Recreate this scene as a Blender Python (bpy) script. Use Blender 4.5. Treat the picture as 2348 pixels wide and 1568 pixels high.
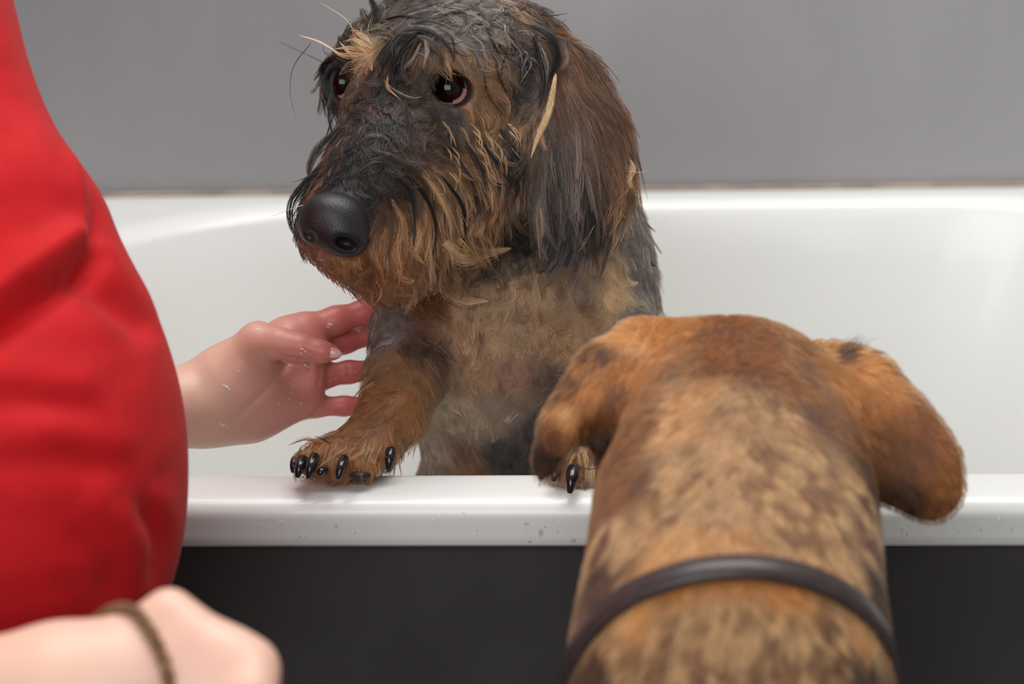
import bpy, bmesh, math
import numpy as np
from mathutils import Vector, Matrix
from mathutils.bvhtree import BVHTree

for o in list(bpy.data.objects):
    bpy.data.objects.remove(o)
SC = bpy.context.scene
COL = SC.collection
rng = np.random.default_rng(7)

# ------------------------------------------------------------------ camera
F = 85 / 36 * 2348
RZ = 0.58                                   # height of the bath rim
CAM = np.array([0.10333, -1.27075, RZ + 0.51366])
YAW, PIT, ROLL = -0.077339, 0.317668, -0.031368
fw = np.array([math.sin(YAW) * math.cos(PIT), math.cos(YAW) * math.cos(PIT), -math.sin(PIT)])
r0 = np.array([math.cos(YAW), -math.sin(YAW), 0.0])
u0 = np.cross(r0, fw)
RT = math.cos(ROLL) * r0 + math.sin(ROLL) * u0
UP = math.cos(ROLL) * u0 - math.sin(ROLL) * r0
cd = bpy.data.cameras.new('camera')
cam = bpy.data.objects.new('camera', cd)
COL.objects.link(cam)
M = Matrix.Identity(4)
for i in range(3):
    M[i][0], M[i][1], M[i][2], M[i][3] = RT[i], UP[i], -fw[i], CAM[i]
cam.matrix_world = M
cd.lens = 85
cd.sensor_width = 36
cd.clip_start = 0.05
cd.dof.use_dof = True
cd.dof.focus_distance = 1.405
cd.dof.aperture_fstop = 6.0
cd.dof.aperture_blades = 9
SC.camera = cam

# ------------------------------------------------------------------ light
W = bpy.data.worlds.new('world')
SC.world = W
W.use_nodes = True
bg = W.node_tree.nodes['Background']
bg.inputs[0].default_value = (0.93, 0.96, 1.0, 1)
bg.inputs[1].default_value = 0.22


def area(name, loc, target, sx, sy, power, col):
    l = bpy.data.lights.new(name, 'AREA')
    l.shape = 'RECTANGLE'
    l.size, l.size_y, l.energy, l.color = sx, sy, power, col
    o = bpy.data.objects.new(name, l)
    COL.objects.link(o)
    o.location = loc
    o.rotation_euler = (Vector(target) - Vector(loc)).to_track_quat('-Z', 'Y').to_euler()
    return o


area('ceiling_light', (0.1, 0.25, 2.35), (0.1, 0.25, 0), 1.5, 1.2, 37, (1, 0.985, 0.96))
area('window_light', (-0.5, -2.9, 1.85), (0.1, 0.1, 0.6), 2.2, 1.6, 48, (0.95, 0.975, 1))
SC.view_settings.view_transform = 'Standard'
SC.view_settings.look = 'None'
SC.view_settings.exposure = 0.0
SC.view_settings.gamma = 1.0
SC.view_settings.use_curve_mapping = False


# ------------------------------------------------------------------ helpers
def P(px, py, d):
    """point seen at pixel (px, py) of the 2348 x 1568 frame, d metres along the view axis"""
    return CAM + fw * d + RT * ((px - 1174) / F * d) - UP * ((py - 784) / F * d)


def lin(r, g, b):
    c = np.array([r, g, b], float) / 255
    return np.where(c < 0.04045, c / 12.92, ((c + 0.055) / 1.055) ** 2.4)


def project(p):
    q = np.asarray(p) - CAM
    d = q @ fw
    return 1174 + F * (q @ RT) / d, 784 - F * (q @ UP) / d, d


def tag(o, label=None, cat=None, group=None, kind=None):
    if label: o['label'] = label
    if cat: o['category'] = cat
    if group: o['group'] = group
    if kind: o['kind'] = kind
    return o


def empty(name, loc):
    o = bpy.data.objects.new(name, None)
    o.empty_display_size = 0.05
    COL.objects.link(o)
    o.location = Vector(loc)
    return o


def link(name, data, parent=None):
    o = bpy.data.objects.new(name, data)
    COL.objects.link(o)
    if parent is not None:
        o.parent = parent
        o.matrix_parent_inverse = Matrix.Translation(-parent.location)
    return o


def mesh_obj(name, verts, faces, mat, parent=None, colors=None, smooth=True):
    me = bpy.data.meshes.new(name)
    verts = np.asarray(verts, np.float32)
    if isinstance(faces, np.ndarray):
        n, k = faces.shape
        me.vertices.add(len(verts))
        me.vertices.foreach_set('co', verts.ravel())
        me.loops.add(n * k)
        me.loops.foreach_set('vertex_index', faces.ravel().astype(np.int32))
        me.polygons.add(n)
        me.polygons.foreach_set('loop_start', np.arange(0, n * k, k, dtype=np.int32))
        me.update(calc_edges=True)
    else:
        me.from_pydata([tuple(map(float, v)) for v in verts], [], [tuple(map(int, q)) for q in faces])
    me.validate()
    if smooth:
        me.polygons.foreach_set('use_smooth', np.ones(len(me.polygons), bool))
    if colors is not None:
        a = me.color_attributes.new('coat', 'FLOAT_COLOR', 'POINT')
        c = np.ones((len(verts), 4), np.float32)
        c[:, :3] = colors
        a.data.foreach_set('color', c.ravel())
    me.materials.append(mat)
    return link(name, me, parent)


# ------------------------------------------------------------------ materials
def new_mat(name):
    m = bpy.data.materials.new(name)
    m.use_nodes = True
    return m, m.node_tree, m.node_tree.nodes['Principled BSDF']


def noise_col(nt, scale, c0, c1, lo=0.35, hi=0.65, detail=4, stretch=None):
    tc = nt.nodes.new('ShaderNodeTexCoord')
    mp = nt.nodes.new('ShaderNodeMapping')
    if stretch: mp.inputs['Scale'].default_value = stretch
    nz = nt.nodes.new('ShaderNodeTexNoise')
    nz.inputs['Scale'].default_value = scale
    nz.inputs['Detail'].default_value = detail
    rp = nt.nodes.new('ShaderNodeValToRGB')
    rp.color_ramp.elements[0].position = lo
    rp.color_ramp.elements[1].position = hi
    rp.color_ramp.elements[0].color = (*c0, 1)
    rp.color_ramp.elements[1].color = (*c1, 1)
    nt.links.new(tc.outputs['Object'], mp.inputs[0])
    nt.links.new(mp.outputs[0], nz.inputs['Vector'])
    nt.links.new(nz.outputs['Fac'], rp.inputs[0])
    return nz, rp


def bump(nt, b, src, strength, dist):
    bp = nt.nodes.new('ShaderNodeBump')
    bp.inputs['Strength'].default_value = strength
    bp.inputs['Distance'].default_value = dist
    nt.links.new(src, bp.inputs['Height'])
    nt.links.new(bp.outputs[0], b.inputs['Normal'])


def mat_plain(name, col, rough, spec=0.5, coat=0.0, var=0.0, scale=40, bstr=0.0, bdist=0.001, bscale=None, detail=4, sss=0.0):
    m, nt, b = new_mat(name)
    b.inputs['Base Color'].default_value = (*col, 1)
    b.inputs['Roughness'].default_value = rough
    b.inputs['Specular IOR Level'].default_value = spec
    b.inputs['Coat Weight'].default_value = coat
    if var:
        nz, rp = noise_col(nt, scale, np.array(col) * (1 - var), np.clip(np.array(col) * (1 + var), 0, 1), detail=detail)
        nt.links.new(rp.outputs[0], b.inputs['Base Color'])
    if bstr:
        nz, _ = noise_col(nt, bscale or scale, (0, 0, 0), (1, 1, 1))
        bump(nt, b, nz.outputs['Fac'], bstr, bdist)
    if sss:
        b.inputs['Subsurface Weight'].default_value = sss
        b.inputs['Subsurface Radius'].default_value = (0.008, 0.003, 0.0015)
        b.inputs['Subsurface Scale'].default_value = 0.6
    return m


MAT_ENAMEL = mat_plain('white_enamel', lin(232, 232, 229), 0.28, 0.5, 0.1)
MAT_WALL, nt, b = new_mat('lit_wall_panel')  # paler copy of the bath panel tile, light and haze put into its grey
b.inputs['Roughness'].default_value = 0.42
nz, rp = noise_col(nt, 5, lin(144, 142, 145), lin(160, 157, 158), 0.3, 0.7, 6, (1, 1, 0.35))
nt.links.new(rp.outputs[0], b.inputs['Base Color'])
MAT_PANEL, nt, b = new_mat('shaded_bath_panel')  # same tile as the wall, shade put into its darker grey
b.inputs['Roughness'].default_value = 0.5
b.inputs['Specular IOR Level'].default_value = 0.3
nz, rp = noise_col(nt, 9, lin(60, 57, 56), lin(72, 68, 68), 0.3, 0.7, 6)
nt.links.new(rp.outputs[0], b.inputs['Base Color'])
MAT_FLOOR = mat_plain('grey_floor_tile', lin(120, 116, 112), 0.4, var=0.1, scale=6)
MAT_PLASTER = mat_plain('pale_plaster', lin(205, 203, 200), 0.8, var=0.03, scale=8)
MAT_SEAL = mat_plain('aged_sealant', lin(150, 135, 125), 0.6, var=0.2, scale=30)
MAT_SHIRT, nt, b = new_mat('red_cotton')
b.inputs['Roughness'].default_value = 0.75
b.inputs['Specular IOR Level'].default_value = 0.25
b.inputs['Sheen Weight'].default_value = 0.12
b.inputs['Sheen Tint'].default_value = (1, 0.5, 0.45, 1)
nz, rp = noise_col(nt, 60, lin(188, 13, 20), lin(200, 18, 26), 0.3, 0.7, 6)
nt.links.new(rp.outputs[0], b.inputs['Base Color'])
nz2, _ = noise_col(nt, 1500, (0, 0, 0), (1, 1, 1))
bump(nt, b, nz2.outputs['Fac'], 0.25, 0.0004)


def attr_color(nt, b, name='coat'):
    a = nt.nodes.new('ShaderNodeAttribute')
    a.attribute_name = name
    nt.links.new(a.outputs['Color'], b.inputs['Base Color'])
    return a


MAT_SKIN, nt, b = new_mat('skin')
attr_color(nt, b)
b.inputs['Roughness'].default_value = 0.42
b.inputs['Subsurface Weight'].default_value = 0.25
b.inputs['Subsurface Radius'].default_value = (0.006, 0.002, 0.001)
b.inputs['Subsurface Scale'].default_value = 0.5
nz, _ = noise_col(nt, 350, (0, 0, 0), (1, 1, 1))
bump(nt, b, nz.outputs['Fac'], 0.15, 0.0006)
MAT_HIDE, nt, b = new_mat('dog_hide')
attr_color(nt, b)
b.inputs['Roughness'].default_value = 0.6
nz, _ = noise_col(nt, 500, (0, 0, 0), (1, 1, 1))
bump(nt, b, nz.outputs['Fac'], 0.4, 0.0012)
MAT_CLAW = mat_plain('black_claw', lin(26, 23, 25), 0.22, 0.5, 0.3)
MAT_NOSE, nt, b = new_mat('black_nose_leather')
b.inputs['Base Color'].default_value = (*lin(27, 24, 26), 1)
b.inputs['Roughness'].default_value = 0.46
vo = nt.nodes.new('ShaderNodeTexVoronoi')
vo.inputs['Scale'].default_value = 900
tc = nt.nodes.new('ShaderNodeTexCoord')
nt.links.new(tc.outputs['Object'], vo.inputs['Vector'])
bump(nt, b, vo.outputs['Distance'], 0.35, 0.0004)
MAT_LEATHER = mat_plain('dark_leather', lin(62, 50, 50), 0.36, 0.5, var=0.15, scale=150, bstr=0.3, bdist=0.0004, bscale=700)
MAT_CORD = mat_plain('brown_braid', lin(122, 88, 60), 0.7, 0.3, var=0.45, scale=260)
MAT_NAIL = mat_plain('fingernail', lin(232, 178, 168), 0.25, 0.5, 0.3)
MAT_WATER, nt, b = new_mat('clear_water')
b.inputs['Base Color'].default_value = (1, 1, 1, 1)
b.inputs['Roughness'].default_value = 0.02
b.inputs['IOR'].default_value = 1.33
b.inputs['Transmission Weight'].default_value = 1.0
MAT_SUDS, nt, b = new_mat('soap_suds')
b.inputs['Base Color'].default_value = (0.92, 0.88, 0.86, 1)
b.inputs['Roughness'].default_value = 0.3
b.inputs['Alpha'].default_value = 0.75


MAT_EYE, nt, b = new_mat('dog_eye')
attr_color(nt, b)
b.inputs['Roughness'].default_value = 0.06
b.inputs['Specular IOR Level'].default_value = 0.35
b.inputs['Coat Weight'].default_value = 0.0
b.inputs['Coat Roughness'].default_value = 0.015


def hair_mat(name, rough, coat, body=0.5, gloss=0.3):
    m = bpy.data.materials.new(name)
    m.use_nodes = True
    nt = m.node_tree
    nt.nodes.clear()
    out = nt.nodes.new('ShaderNodeOutputMaterial')
    h = nt.nodes.new('ShaderNodeBsdfHairPrincipled')
    h.parametrization = 'COLOR'
    h.inputs['Roughness'].default_value = rough
    h.inputs['Radial Roughness'].default_value = 0.45
    h.inputs['Coat'].default_value = coat
    h.inputs['Random Roughness'].default_value = 0.2
    a = nt.nodes.new('ShaderNodeAttribute')
    a.attribute_name = 'coat'
    nt.links.new(a.outputs['Color'], h.inputs['Color'])
    # clumped wet hair reads as a solid glossy strand as much as a translucent fibre
    b = nt.nodes.new('ShaderNodeBsdfPrincipled')
    b.inputs['Roughness'].default_value = gloss
    b.inputs['Specular IOR Level'].default_value = 0.6
    nt.links.new(a.outputs['Color'], b.inputs['Base Color'])
    mx = nt.nodes.new('ShaderNodeMixShader')
    mx.inputs[0].default_value = body
    nt.links.new(h.outputs[0], mx.inputs[1])
    nt.links.new(b.outputs[0], mx.inputs[2])
    nt.links.new(mx.outputs[0], out.inputs[0])
    return m


MAT_WETFUR = hair_mat('wet_fur', 0.2, 0.15, 0.75, 0.28)
MAT_DRYFUR = hair_mat('short_dry_fur', 0.4, 0.05, 0.4, 0.5)


# ------------------------------------------------------------------ organic modelling: signed fields
class Field:
    def __init__(s, lo, hi, h):
        s.lo, s.h = np.array(lo, float), h
        s.n = np.ceil((np.array(hi) - s.lo) / h).astype(int) + 1
        s.v = np.full(s.n, 1.0, np.float32)
        s.ax = [(s.lo[i] + h * np.arange(s.n[i])).astype(np.float32) for i in range(3)]

    def block(s, lo, hi, pad):
        a = np.clip(np.floor((np.array(lo) - pad - s.lo) / s.h).astype(int), 0, s.n)
        b = np.clip(np.ceil((np.array(hi) + pad - s.lo) / s.h).astype(int) + 1, 0, s.n)
        sl = tuple(slice(a[i], b[i]) for i in range(3))
        if any(b[i] <= a[i] for i in range(3)): return None, None
        X, Y, Z = np.meshgrid(*[s.ax[i][sl[i]] for i in range(3)], indexing='ij')
        return sl, (X, Y, Z)

    def put(s, sl, d, k, op):
        v = s.v[sl]
        if op == 'u':
            if k > 0:
                h = np.maximum(k - np.abs(v - d), 0) / k
                v = np.minimum(v, d) - h * h * k * 0.25
            else:
                v = np.minimum(v, d)
        else:
            d = -d
            h = np.maximum(k - np.abs(v - d), 0) / max(k, 1e-9)
            v = np.maximum(v, d) + h * h * k * 0.25
        s.v[sl] = v

    def cone(s, a, b, ra, rb, k=0.01, op='u', flat=None):
        """tapered capsule; flat=(axis, factor): space stretched along axis, so that the limb is thin there"""
        a, b = np.asarray(a, float), np.asarray(b, float)
        R = max(ra, rb)
        sl, g = s.block(np.minimum(a, b) - R, np.maximum(a, b) + R, k + 2 * s.h)
        if sl is None: return
        q = [g[i] - a[i] for i in range(3)]
        ba = b - a
        if flat is not None:
            n, fac = flat
            n = n / np.linalg.norm(n)
            c = (q[0] * n[0] + q[1] * n[1] + q[2] * n[2]) 
            cb = ba @ n
            L0 = max(ba @ ba, 1e-12)
            t0 = np.clip((q[0] * ba[0] + q[1] * ba[1] + q[2] * ba[2]) / L0, 0, 1)
            off = (c - t0 * cb) * (fac - 1)
            q = [q[i] + off * n[i] for i in range(3)]
        L = max(ba @ ba, 1e-12)
        t = np.clip((q[0] * ba[0] + q[1] * ba[1] + q[2] * ba[2]) / L, 0, 1)
        d = np.sqrt(sum((q[i] - t * ba[i]) ** 2 for i in range(3))) - (ra + (rb - ra) * t)
        if flat is not None: d = d / (1 + 0.35 * (flat[1] - 1))
        s.put(sl, d, k, op)

    def chain(s, pts, k=0.01, flat=None):
        for (a, ra), (b, rb) in zip(pts[:-1], pts[1:]):
            s.cone(a, b, ra, rb, k, flat=flat)

    def ell(s, c, r, ax=None, k=0.01, op='u'):
        c = np.asarray(c, float)
        ax = np.array([RT, UP, fw]) if ax is None else np.asarray(ax)
        R = max(r)
        sl, g = s.block(c - R, c + R, k + 2 * s.h)
        if sl is None: return
        q = [g[i] - c[i] for i in range(3)]
        l = [sum(q[j] * ax[i][j] for j in range(3)) for i in range(3)]
        k0 = np.sqrt(sum((l[i] / r[i]) ** 2 for i in range(3)))
        k1 = np.sqrt(sum((l[i] / r[i] ** 2) ** 2 for i in range(3))) + 1e-9
        s.put(sl, (k0 * (k0 - 1) / k1).astype(np.float32), k, op)

    def sample(s, p):
        g = (p - s.lo) / s.h
        g = np.clip(g, 0, s.n - 1.001)
        i = g.astype(int)
        f = g - i
        out = 0
        for dx in (0, 1):
            for dy in (0, 1):
                for dz in (0, 1):
                    w = (f[:, 0] if dx else 1 - f[:, 0]) * (f[:, 1] if dy else 1 - f[:, 1]) * (f[:, 2] if dz else 1 - f[:, 2])
                    out = out + w * s.v[i[:, 0] + dx, i[:, 1] + dy, i[:, 2] + dz]
        return out

    def grad(s, p):
        e = s.h
        g = np.stack([s.sample(p + np.eye(3)[i] * e) - s.sample(p - np.eye(3)[i] * e) for i in range(3)], 1)
        return g / (np.linalg.norm(g, axis=1, keepdims=True) + 1e-9)

    def mesh(s, smooth=2):
        v = s.v
        ins = v < 0
        c = [(x, y, z) for x in (0, 1) for y in (0, 1) for z in (0, 1)]
        n = s.n
        cnt = sum(ins[x:n[0] - 1 + x, y:n[1] - 1 + y, z:n[2] - 1 + z].astype(np.int8) for x, y, z in c)
        act = (cnt > 0) & (cnt < 8)
        ijk = np.argwhere(act)
        idx = np.full(act.shape, -1, np.int64)
        idx[act] = np.arange(len(ijk))
        acc = np.zeros((len(ijk), 3))
        num = np.zeros(len(ijk))
        for a in c:
            for ax in range(3):
                if a[ax] == 1: continue
                b = list(a); b[ax] = 1
                va = v[ijk[:, 0] + a[0], ijk[:, 1] + a[1], ijk[:, 2] + a[2]]
                vb = v[ijk[:, 0] + b[0], ijk[:, 1] + b[1], ijk[:, 2] + b[2]]
                m = (va < 0) != (vb < 0)
                t = np.where(m, va / np.where(m, va - vb, 1), 0)
                p = np.array(a, float)[None] + np.zeros((len(ijk), 3))
                p[:, ax] += t
                acc += p * m[:, None]
                num += m
        V = s.lo + (ijk + acc / num[:, None]) * s.h
        Q = []
        for ax in range(3):
            o1, o2 = (ax + 1) % 3, (ax + 2) % 3
            A = ins
            sl0 = [slice(None)] * 3; sl1 = [slice(None)] * 3
            sl0[ax] = slice(0, n[ax] - 1); sl1[ax] = slice(1, n[ax])
            e0, e1 = A[tuple(sl0)], A[tuple(sl1)]
            E_ = np.argwhere(e0 != e1)
            E_ = E_[(E_[:, o1] > 0) & (E_[:, o2] > 0) & (E_[:, o1] < n[o1] - 1) & (E_[:, o2] < n[o2] - 1)]
            s0 = e0[E_[:, 0], E_[:, 1], E_[:, 2]]
            def cell(d1, d2):
                q = E_.copy(); q[:, o1] -= d1; q[:, o2] -= d2
                return idx[q[:, 0], q[:, 1], q[:, 2]]
            f4 = np.stack([cell(1, 1), cell(0, 1), cell(0, 0), cell(1, 0)], 1)
            f4[~s0] = f4[~s0][:, ::-1]
            Q.append(f4)
        Q = np.concatenate(Q)
        Q = Q[(Q >= 0).all(1)]
        for _ in range(smooth):
            e = np.concatenate([Q[:, [i, (i + 1) % 4]] for i in range(4)])
            s_ = np.stack([np.bincount(e[:, 0], V[e[:, 1], k], len(V)) for k in range(3)], 1)
            m_ = np.maximum(np.bincount(e[:, 0], minlength=len(V)), 1)[:, None]
            V = 0.5 * V + 0.5 * s_ / m_
        return V, Q


def noise3(p, freq, seed=0):
    """smooth value noise, about -1..1"""
    q = p * freq + seed * 17.13
    i = np.floor(q).astype(np.int64)
    f = q - i
    f = f * f * (3 - 2 * f)

    def hsh(a, b, c):
        n = (a * 374761393 + b * 668265263 + c * 2147483647 + seed * 1013904223) & 0xffffffff
        n = ((n ^ (n >> 13)) * 1274126177) & 0xffffffff
        n = n ^ (n >> 16)
        return (n & 0xffff) / 32767.5 - 1
    out = 0
    for dx in (0, 1):
        for dy in (0, 1):
            for dz in (0, 1):
                w = (f[:, 0] if dx else 1 - f[:, 0]) * (f[:, 1] if dy else 1 - f[:, 1]) * (f[:, 2] if dz else 1 - f[:, 2])
                out = out + w * hsh(i[:, 0] + dx, i[:, 1] + dy, i[:, 2] + dz)
    return out


def loft(rings, closed=True, cap0=False, cap1=False):
    rings = [np.asarray(r) for r in rings]
    n = len(rings[0])
    V = np.concatenate(rings)
    Fc = []
    for i in range(len(rings) - 1):
        for j in range(n if closed else n - 1):
            k = (j + 1) % n
            Fc.append((i * n + j, i * n + k, (i + 1) * n + k, (i + 1) * n + j))
    if cap0: Fc.append(tuple(range(n))[::-1])
    if cap1: Fc.append(tuple((len(rings) - 1) * n + j for j in range(n)))
    return V, Fc


def spline(pts, n):
    """Catmull-Rom through pts"""
    p = np.asarray(pts, float)
    p = np.concatenate([[2 * p[0] - p[1]], p, [2 * p[-1] - p[-2]]])
    t = np.linspace(0, len(p) - 3 - 1e-9, n)
    i = t.astype(int)
    f = (t - i)[:, None]
    a, b, c, d = p[i], p[i + 1], p[i + 2], p[i + 3]
    return 0.5 * (2 * b + (c - a) * f + (2 * a - 5 * b + 4 * c - d) * f ** 2 + (3 * b - a - 3 * c + d) * f ** 3)


def box(name, lo, hi, mat, kind=None, parent=None):
    x0, y0, z0 = lo; x1, y1, z1 = hi
    V = [(x, y, z) for x in (x0, x1) for y in (y0, y1) for z in (z0, z1)]
    Fc = [(0, 1, 3, 2), (4, 6, 7, 5), (0, 4, 5, 1), (2, 3, 7, 6), (0, 2, 6, 4), (1, 5, 7, 3)]
    return tag(mesh_obj(name, V, Fc, mat, parent, smooth=False), kind=kind)


# ------------------------------------------------------------------ the room
WB = 0.70
box('wall_back', (-2.2, WB + 0.002, 0), (2.4, WB + 0.1, 2.5), MAT_WALL, 'structure')
box('wall_left', (-2.3, -3.2, 0), (-2.2, WB + 0.1, 2.5), MAT_PLASTER, 'structure')
box('wall_right', (2.4, -3.2, 0), (2.5, WB + 0.1, 2.5), MAT_PLASTER, 'structure')
box('floor', (-2.3, -3.2, -0.1), (2.5, WB + 0.1, 0), MAT_FLOOR, 'structure')
X0, X1 = -0.50, 0.63


def rrect(x0, x1, y0, y1, r, z, nc=14, ns=10):
    pts = []
    cs = [(x1 - r, y1 - r, 0), (x0 + r, y1 - r, 90), (x0 + r, y0 + r, 180), (x1 - r, y0 + r, 270)]
    for q, (cx, cy, a0) in enumerate(cs):
        arc = [(cx + r * math.cos(math.radians(a0 + 90 * i / nc)), cy + r * math.sin(math.radians(a0 + 90 * i / nc))) for i in range(nc + 1)]
        nx, ny, na = cs[(q + 1) % 4]
        nxt = (nx + r * math.cos(math.radians(na)), ny + r * math.sin(math.radians(na)))
        pts += arc
        for i in range(1, ns):
            t = i / ns
            pts.append((arc[-1][0] * (1 - t) + nxt[0] * t, arc[-1][1] * (1 - t) + nxt[1] * t))
    return np.array([(x, y, z) for x, y in pts])


prof = []                                            # (inset, height below rim, corner radius)
RL = 0.0085
LIP = 0.0295
prof += [(0.020, LIP - 0.002, 0.02), (0.004, LIP - 0.002, 0.03), (0.0012, LIP - 0.0006, 0.03), (0.0, LIP - 0.003, 0.03), (0.0002, 0.022, 0.03), (0.0006, 0.0165, 0.03)]
for i in range(7):
    a = math.radians(90 * i / 6)
    prof.append((0.0008 + 0.012 * (1 - math.cos(a)), 0.012 - 0.011 * math.sin(a), 0.03))
prof += [(0.024, 0.0003, 0.05)]
wi = 0.036
for i in range(9):
    a = math.radians(78 * i / 8)
    prof.append((wi + 0.016 * math.sin(a), 0.016 * (1 - math.cos(a)), 0.2))
prof += [(0.060, 0.05, 0.2), (0.075, 0.14, 0.2), (0.092, 0.24, 0.2)]
for i in range(1, 7):
    a = math.radians(90 * i / 6)
    prof.append((0.095 + 0.09 * (1 - math.cos(a)) + .01 * i / 6, 0.28 + 0.1 * math.sin(a), 0.2))
prof += [(0.26, 0.384, 0.08)]
rings = []
for ins, dz, r in prof:
    ex = 0.0 if ins < 0.03 else min(1, (ins - 0.03) / 0.15)
    xi = ins + (0.0 if ins < 0.03 else 0.05 + 0.10 * ex)     # wider end ledges
    rings.append(rrect(X0 + xi, X1 - xi, ins, WB - ins, r, RZ - dz))
V, Fc = loft(rings, cap1=True)
tub = mesh_obj('bathtub', V, Fc, MAT_ENAMEL)
tag(tub, 'white enamel bathtub with rounded rim, wet dog standing inside it', 'bathtub')
pn = box('bath_panel', (X0 + 0.01, 0.012, 0), (X1 - 0.01, 0.03, RZ - LIP + 0.0), MAT_PANEL)
for xa in (X0 + 0.01, X1 - 0.028):
    box('end_panel', (xa, 0.03, 0), (xa + 0.018, WB - 0.002, RZ - LIP), MAT_PANEL, parent=pn)
tag(pn, 'shaded dark grey panel closing the front of the white bathtub below its rim', 'bath panel')
V, Fc = loft([np.array([(x, WB - 0.001 + 0.003 * math.cos(a), RZ - 0.0018 + 0.003 * math.sin(a)) for a in np.linspace(0, 2 * math.pi, 8, endpoint=False)]) for x in np.linspace(X0, X1, 30)], cap0=True, cap1=True)
tag(mesh_obj('trim_1', V, Fc, MAT_SEAL), kind='structure')
def px(n, d):
    return n * d / F


def ch(F_, pts, k, flat=None):
    """chain given as (px, py, depth, radius in px)"""
    F_.chain([(P(a, b, d), px(r, d)) for a, b, d, r in pts], k, flat)


def el(F_, x, y, d, rx, ry, rz, rot=0.0, k=0.01, op='u', yaw=0.0):
    """ellipsoid in view axes, radii in px at depth d; rot turns it in the picture plane, yaw about the vertical"""
    c, s = math.cos(math.radians(rot)), math.sin(math.radians(rot))
    a = c * RT - s * UP
    b = s * RT + c * UP
    cy, sy = math.cos(math.radians(yaw)), math.sin(math.radians(yaw))
    a2 = cy * a + sy * fw
    f2 = -sy * a + cy * fw
    F_.ell(P(x, y, d), (px(rx, d), px(ry, d), px(rz, d)), [a2, b, f2], k, op)


def ball(c, r, n=16, ax=None, scale=(1, 1, 1)):
    ax = np.array([RT, UP, fw]) if ax is None else np.asarray(ax)
    V = []
    for i in range(n + 1):
        t = math.pi * i / n
        for j in range(2 * n):
            p = 2 * math.pi * j / (2 * n)
            l = np.array([math.sin(t) * math.cos(p) * scale[0], math.sin(t) * math.sin(p) * scale[1], math.cos(t) * scale[2]]) * r
            V.append(np.asarray(c) + l @ ax)
    Fc = []
    m = 2 * n
    for i in range(n):
        for j in range(m):
            k = (j + 1) % m
            Fc.append((i * m + j, (i + 1) * m + j, (i + 1) * m + k, i * m + k))
    return V, Fc


def tube(pts, rad, n=10, up=None):
    pts = np.asarray(pts)
    T = np.gradient(pts, axis=0)
    T /= np.linalg.norm(T, axis=1, keepdims=True) + 1e-12
    rr = []
    nrm = np.cross(T[0], [0.3, 0.5, 0.8]); nrm /= np.linalg.norm(nrm)
    for i in range(len(pts)):
        nrm = nrm - T[i] * (nrm @ T[i]); nrm /= np.linalg.norm(nrm)
        b = np.cross(T[i], nrm)
        r = rad[i] if np.ndim(rad) else rad
        rr.append([pts[i] + r * (math.cos(a) * nrm + math.sin(a) * b) for a in np.linspace(0, 2 * math.pi, n, endpoint=False)])
    return loft(rr, cap0=True, cap1=True)


# ------------------------------------------------------------------ wet dog
H = 0.0021
dogA = empty('dog', P(1190, 1330, 1.62) * [1, 1, 0] + [0, 0, RZ - .384])
tag(dogA, 'wet wire-haired brown dog standing in the bathtub with front paws on its rim', 'dog')
lo = P(1100, 600, 1.45) + [-0.19, -0.13, -0.47]
hi = P(1100, 600, 1.45) + [0.19, 0.33, 0.22]
A = Field(lo, hi, H)
# trunk: upright, chest leaning over the rim
ch(A, [(1130, 330, 1.50, 200), (1170, 520, 1.525, 245)], .02)
ch(A, [(1170, 520, 1.525, 245), (1180, 720, 1.545, 285)], .03)
ch(A, [(1180, 720, 1.545, 285), (1195, 900, 1.57, 225)], .03)
ch(A, [(1195, 900, 1.57, 225), (1210, 1050, 1.60, 200), (1190, 1330, 1.64, 215)], .03)
el(A, 1370, 640, 1.535, 105, 190, 130, 0, .03)
el(A, 960, 760, 1.50, 80, 90, 95, 0, .03)
el(A, 1190, 790, 1.50, 190, 80, 90, 0, .04)
# front legs
ch(A, [(935, 770, 1.49, 80), (925, 870, 1.465, 76), (900, 950, 1.44, 66), (845, 1020, 1.42, 55)], .016)
ch(A, [(845, 1020, 1.42, 58), (775, 1052, 1.405, 52)], .012)
for tx, ty, r in ((700, 1062, 27), (728, 1072, 30), (775, 1076, 32), (835, 1072, 34)):
    ch(A, [(tx + 40, 1040, 1.41, 34), (tx, ty - 4, 1.398, r)], .006)
ch(A, [(1420, 790, 1.50, 85), (1400, 900, 1.46, 75), (1360, 1000, 1.42, 60), (1325, 1062, 1.40, 52)], .016)
for tx, ty, r in ((1280, 1088, 26), (1312, 1096, 30), (1352, 1094, 30), (1385, 1085, 28)):
    ch(A, [(tx + 14, 1060, 1.405, 34), (tx, ty, 1.392, r)], .006)
# haunches and hind legs down to the floor of the bath
for sx in (-1, 1):
    hip = P(1190 + 105 * sx, 1290, 1.66)
    kn = hip + np.array([0.02 * sx, -0.035, -0.06])
    hk = np.array([hip[0] + .018 * sx, hip[1] + .035, RZ - .384 + .05])
    ft = np.array([hip[0] + .018 * sx, hip[1] - .03, RZ - .384 + .018])
    A.chain([(hip, .05), (kn, .04), (hk, .02), (ft, .018)], .015)
ch(A, [(1060, 1150, 1.62, 110), (1080, 1300, 1.64, 120)], .02)
A.chain([(P(1190, 1380, 1.68), .02), (P(1230, 1420, 1.78), .012), (P(1300, 1380, 1.84), .006)], .015)
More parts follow.
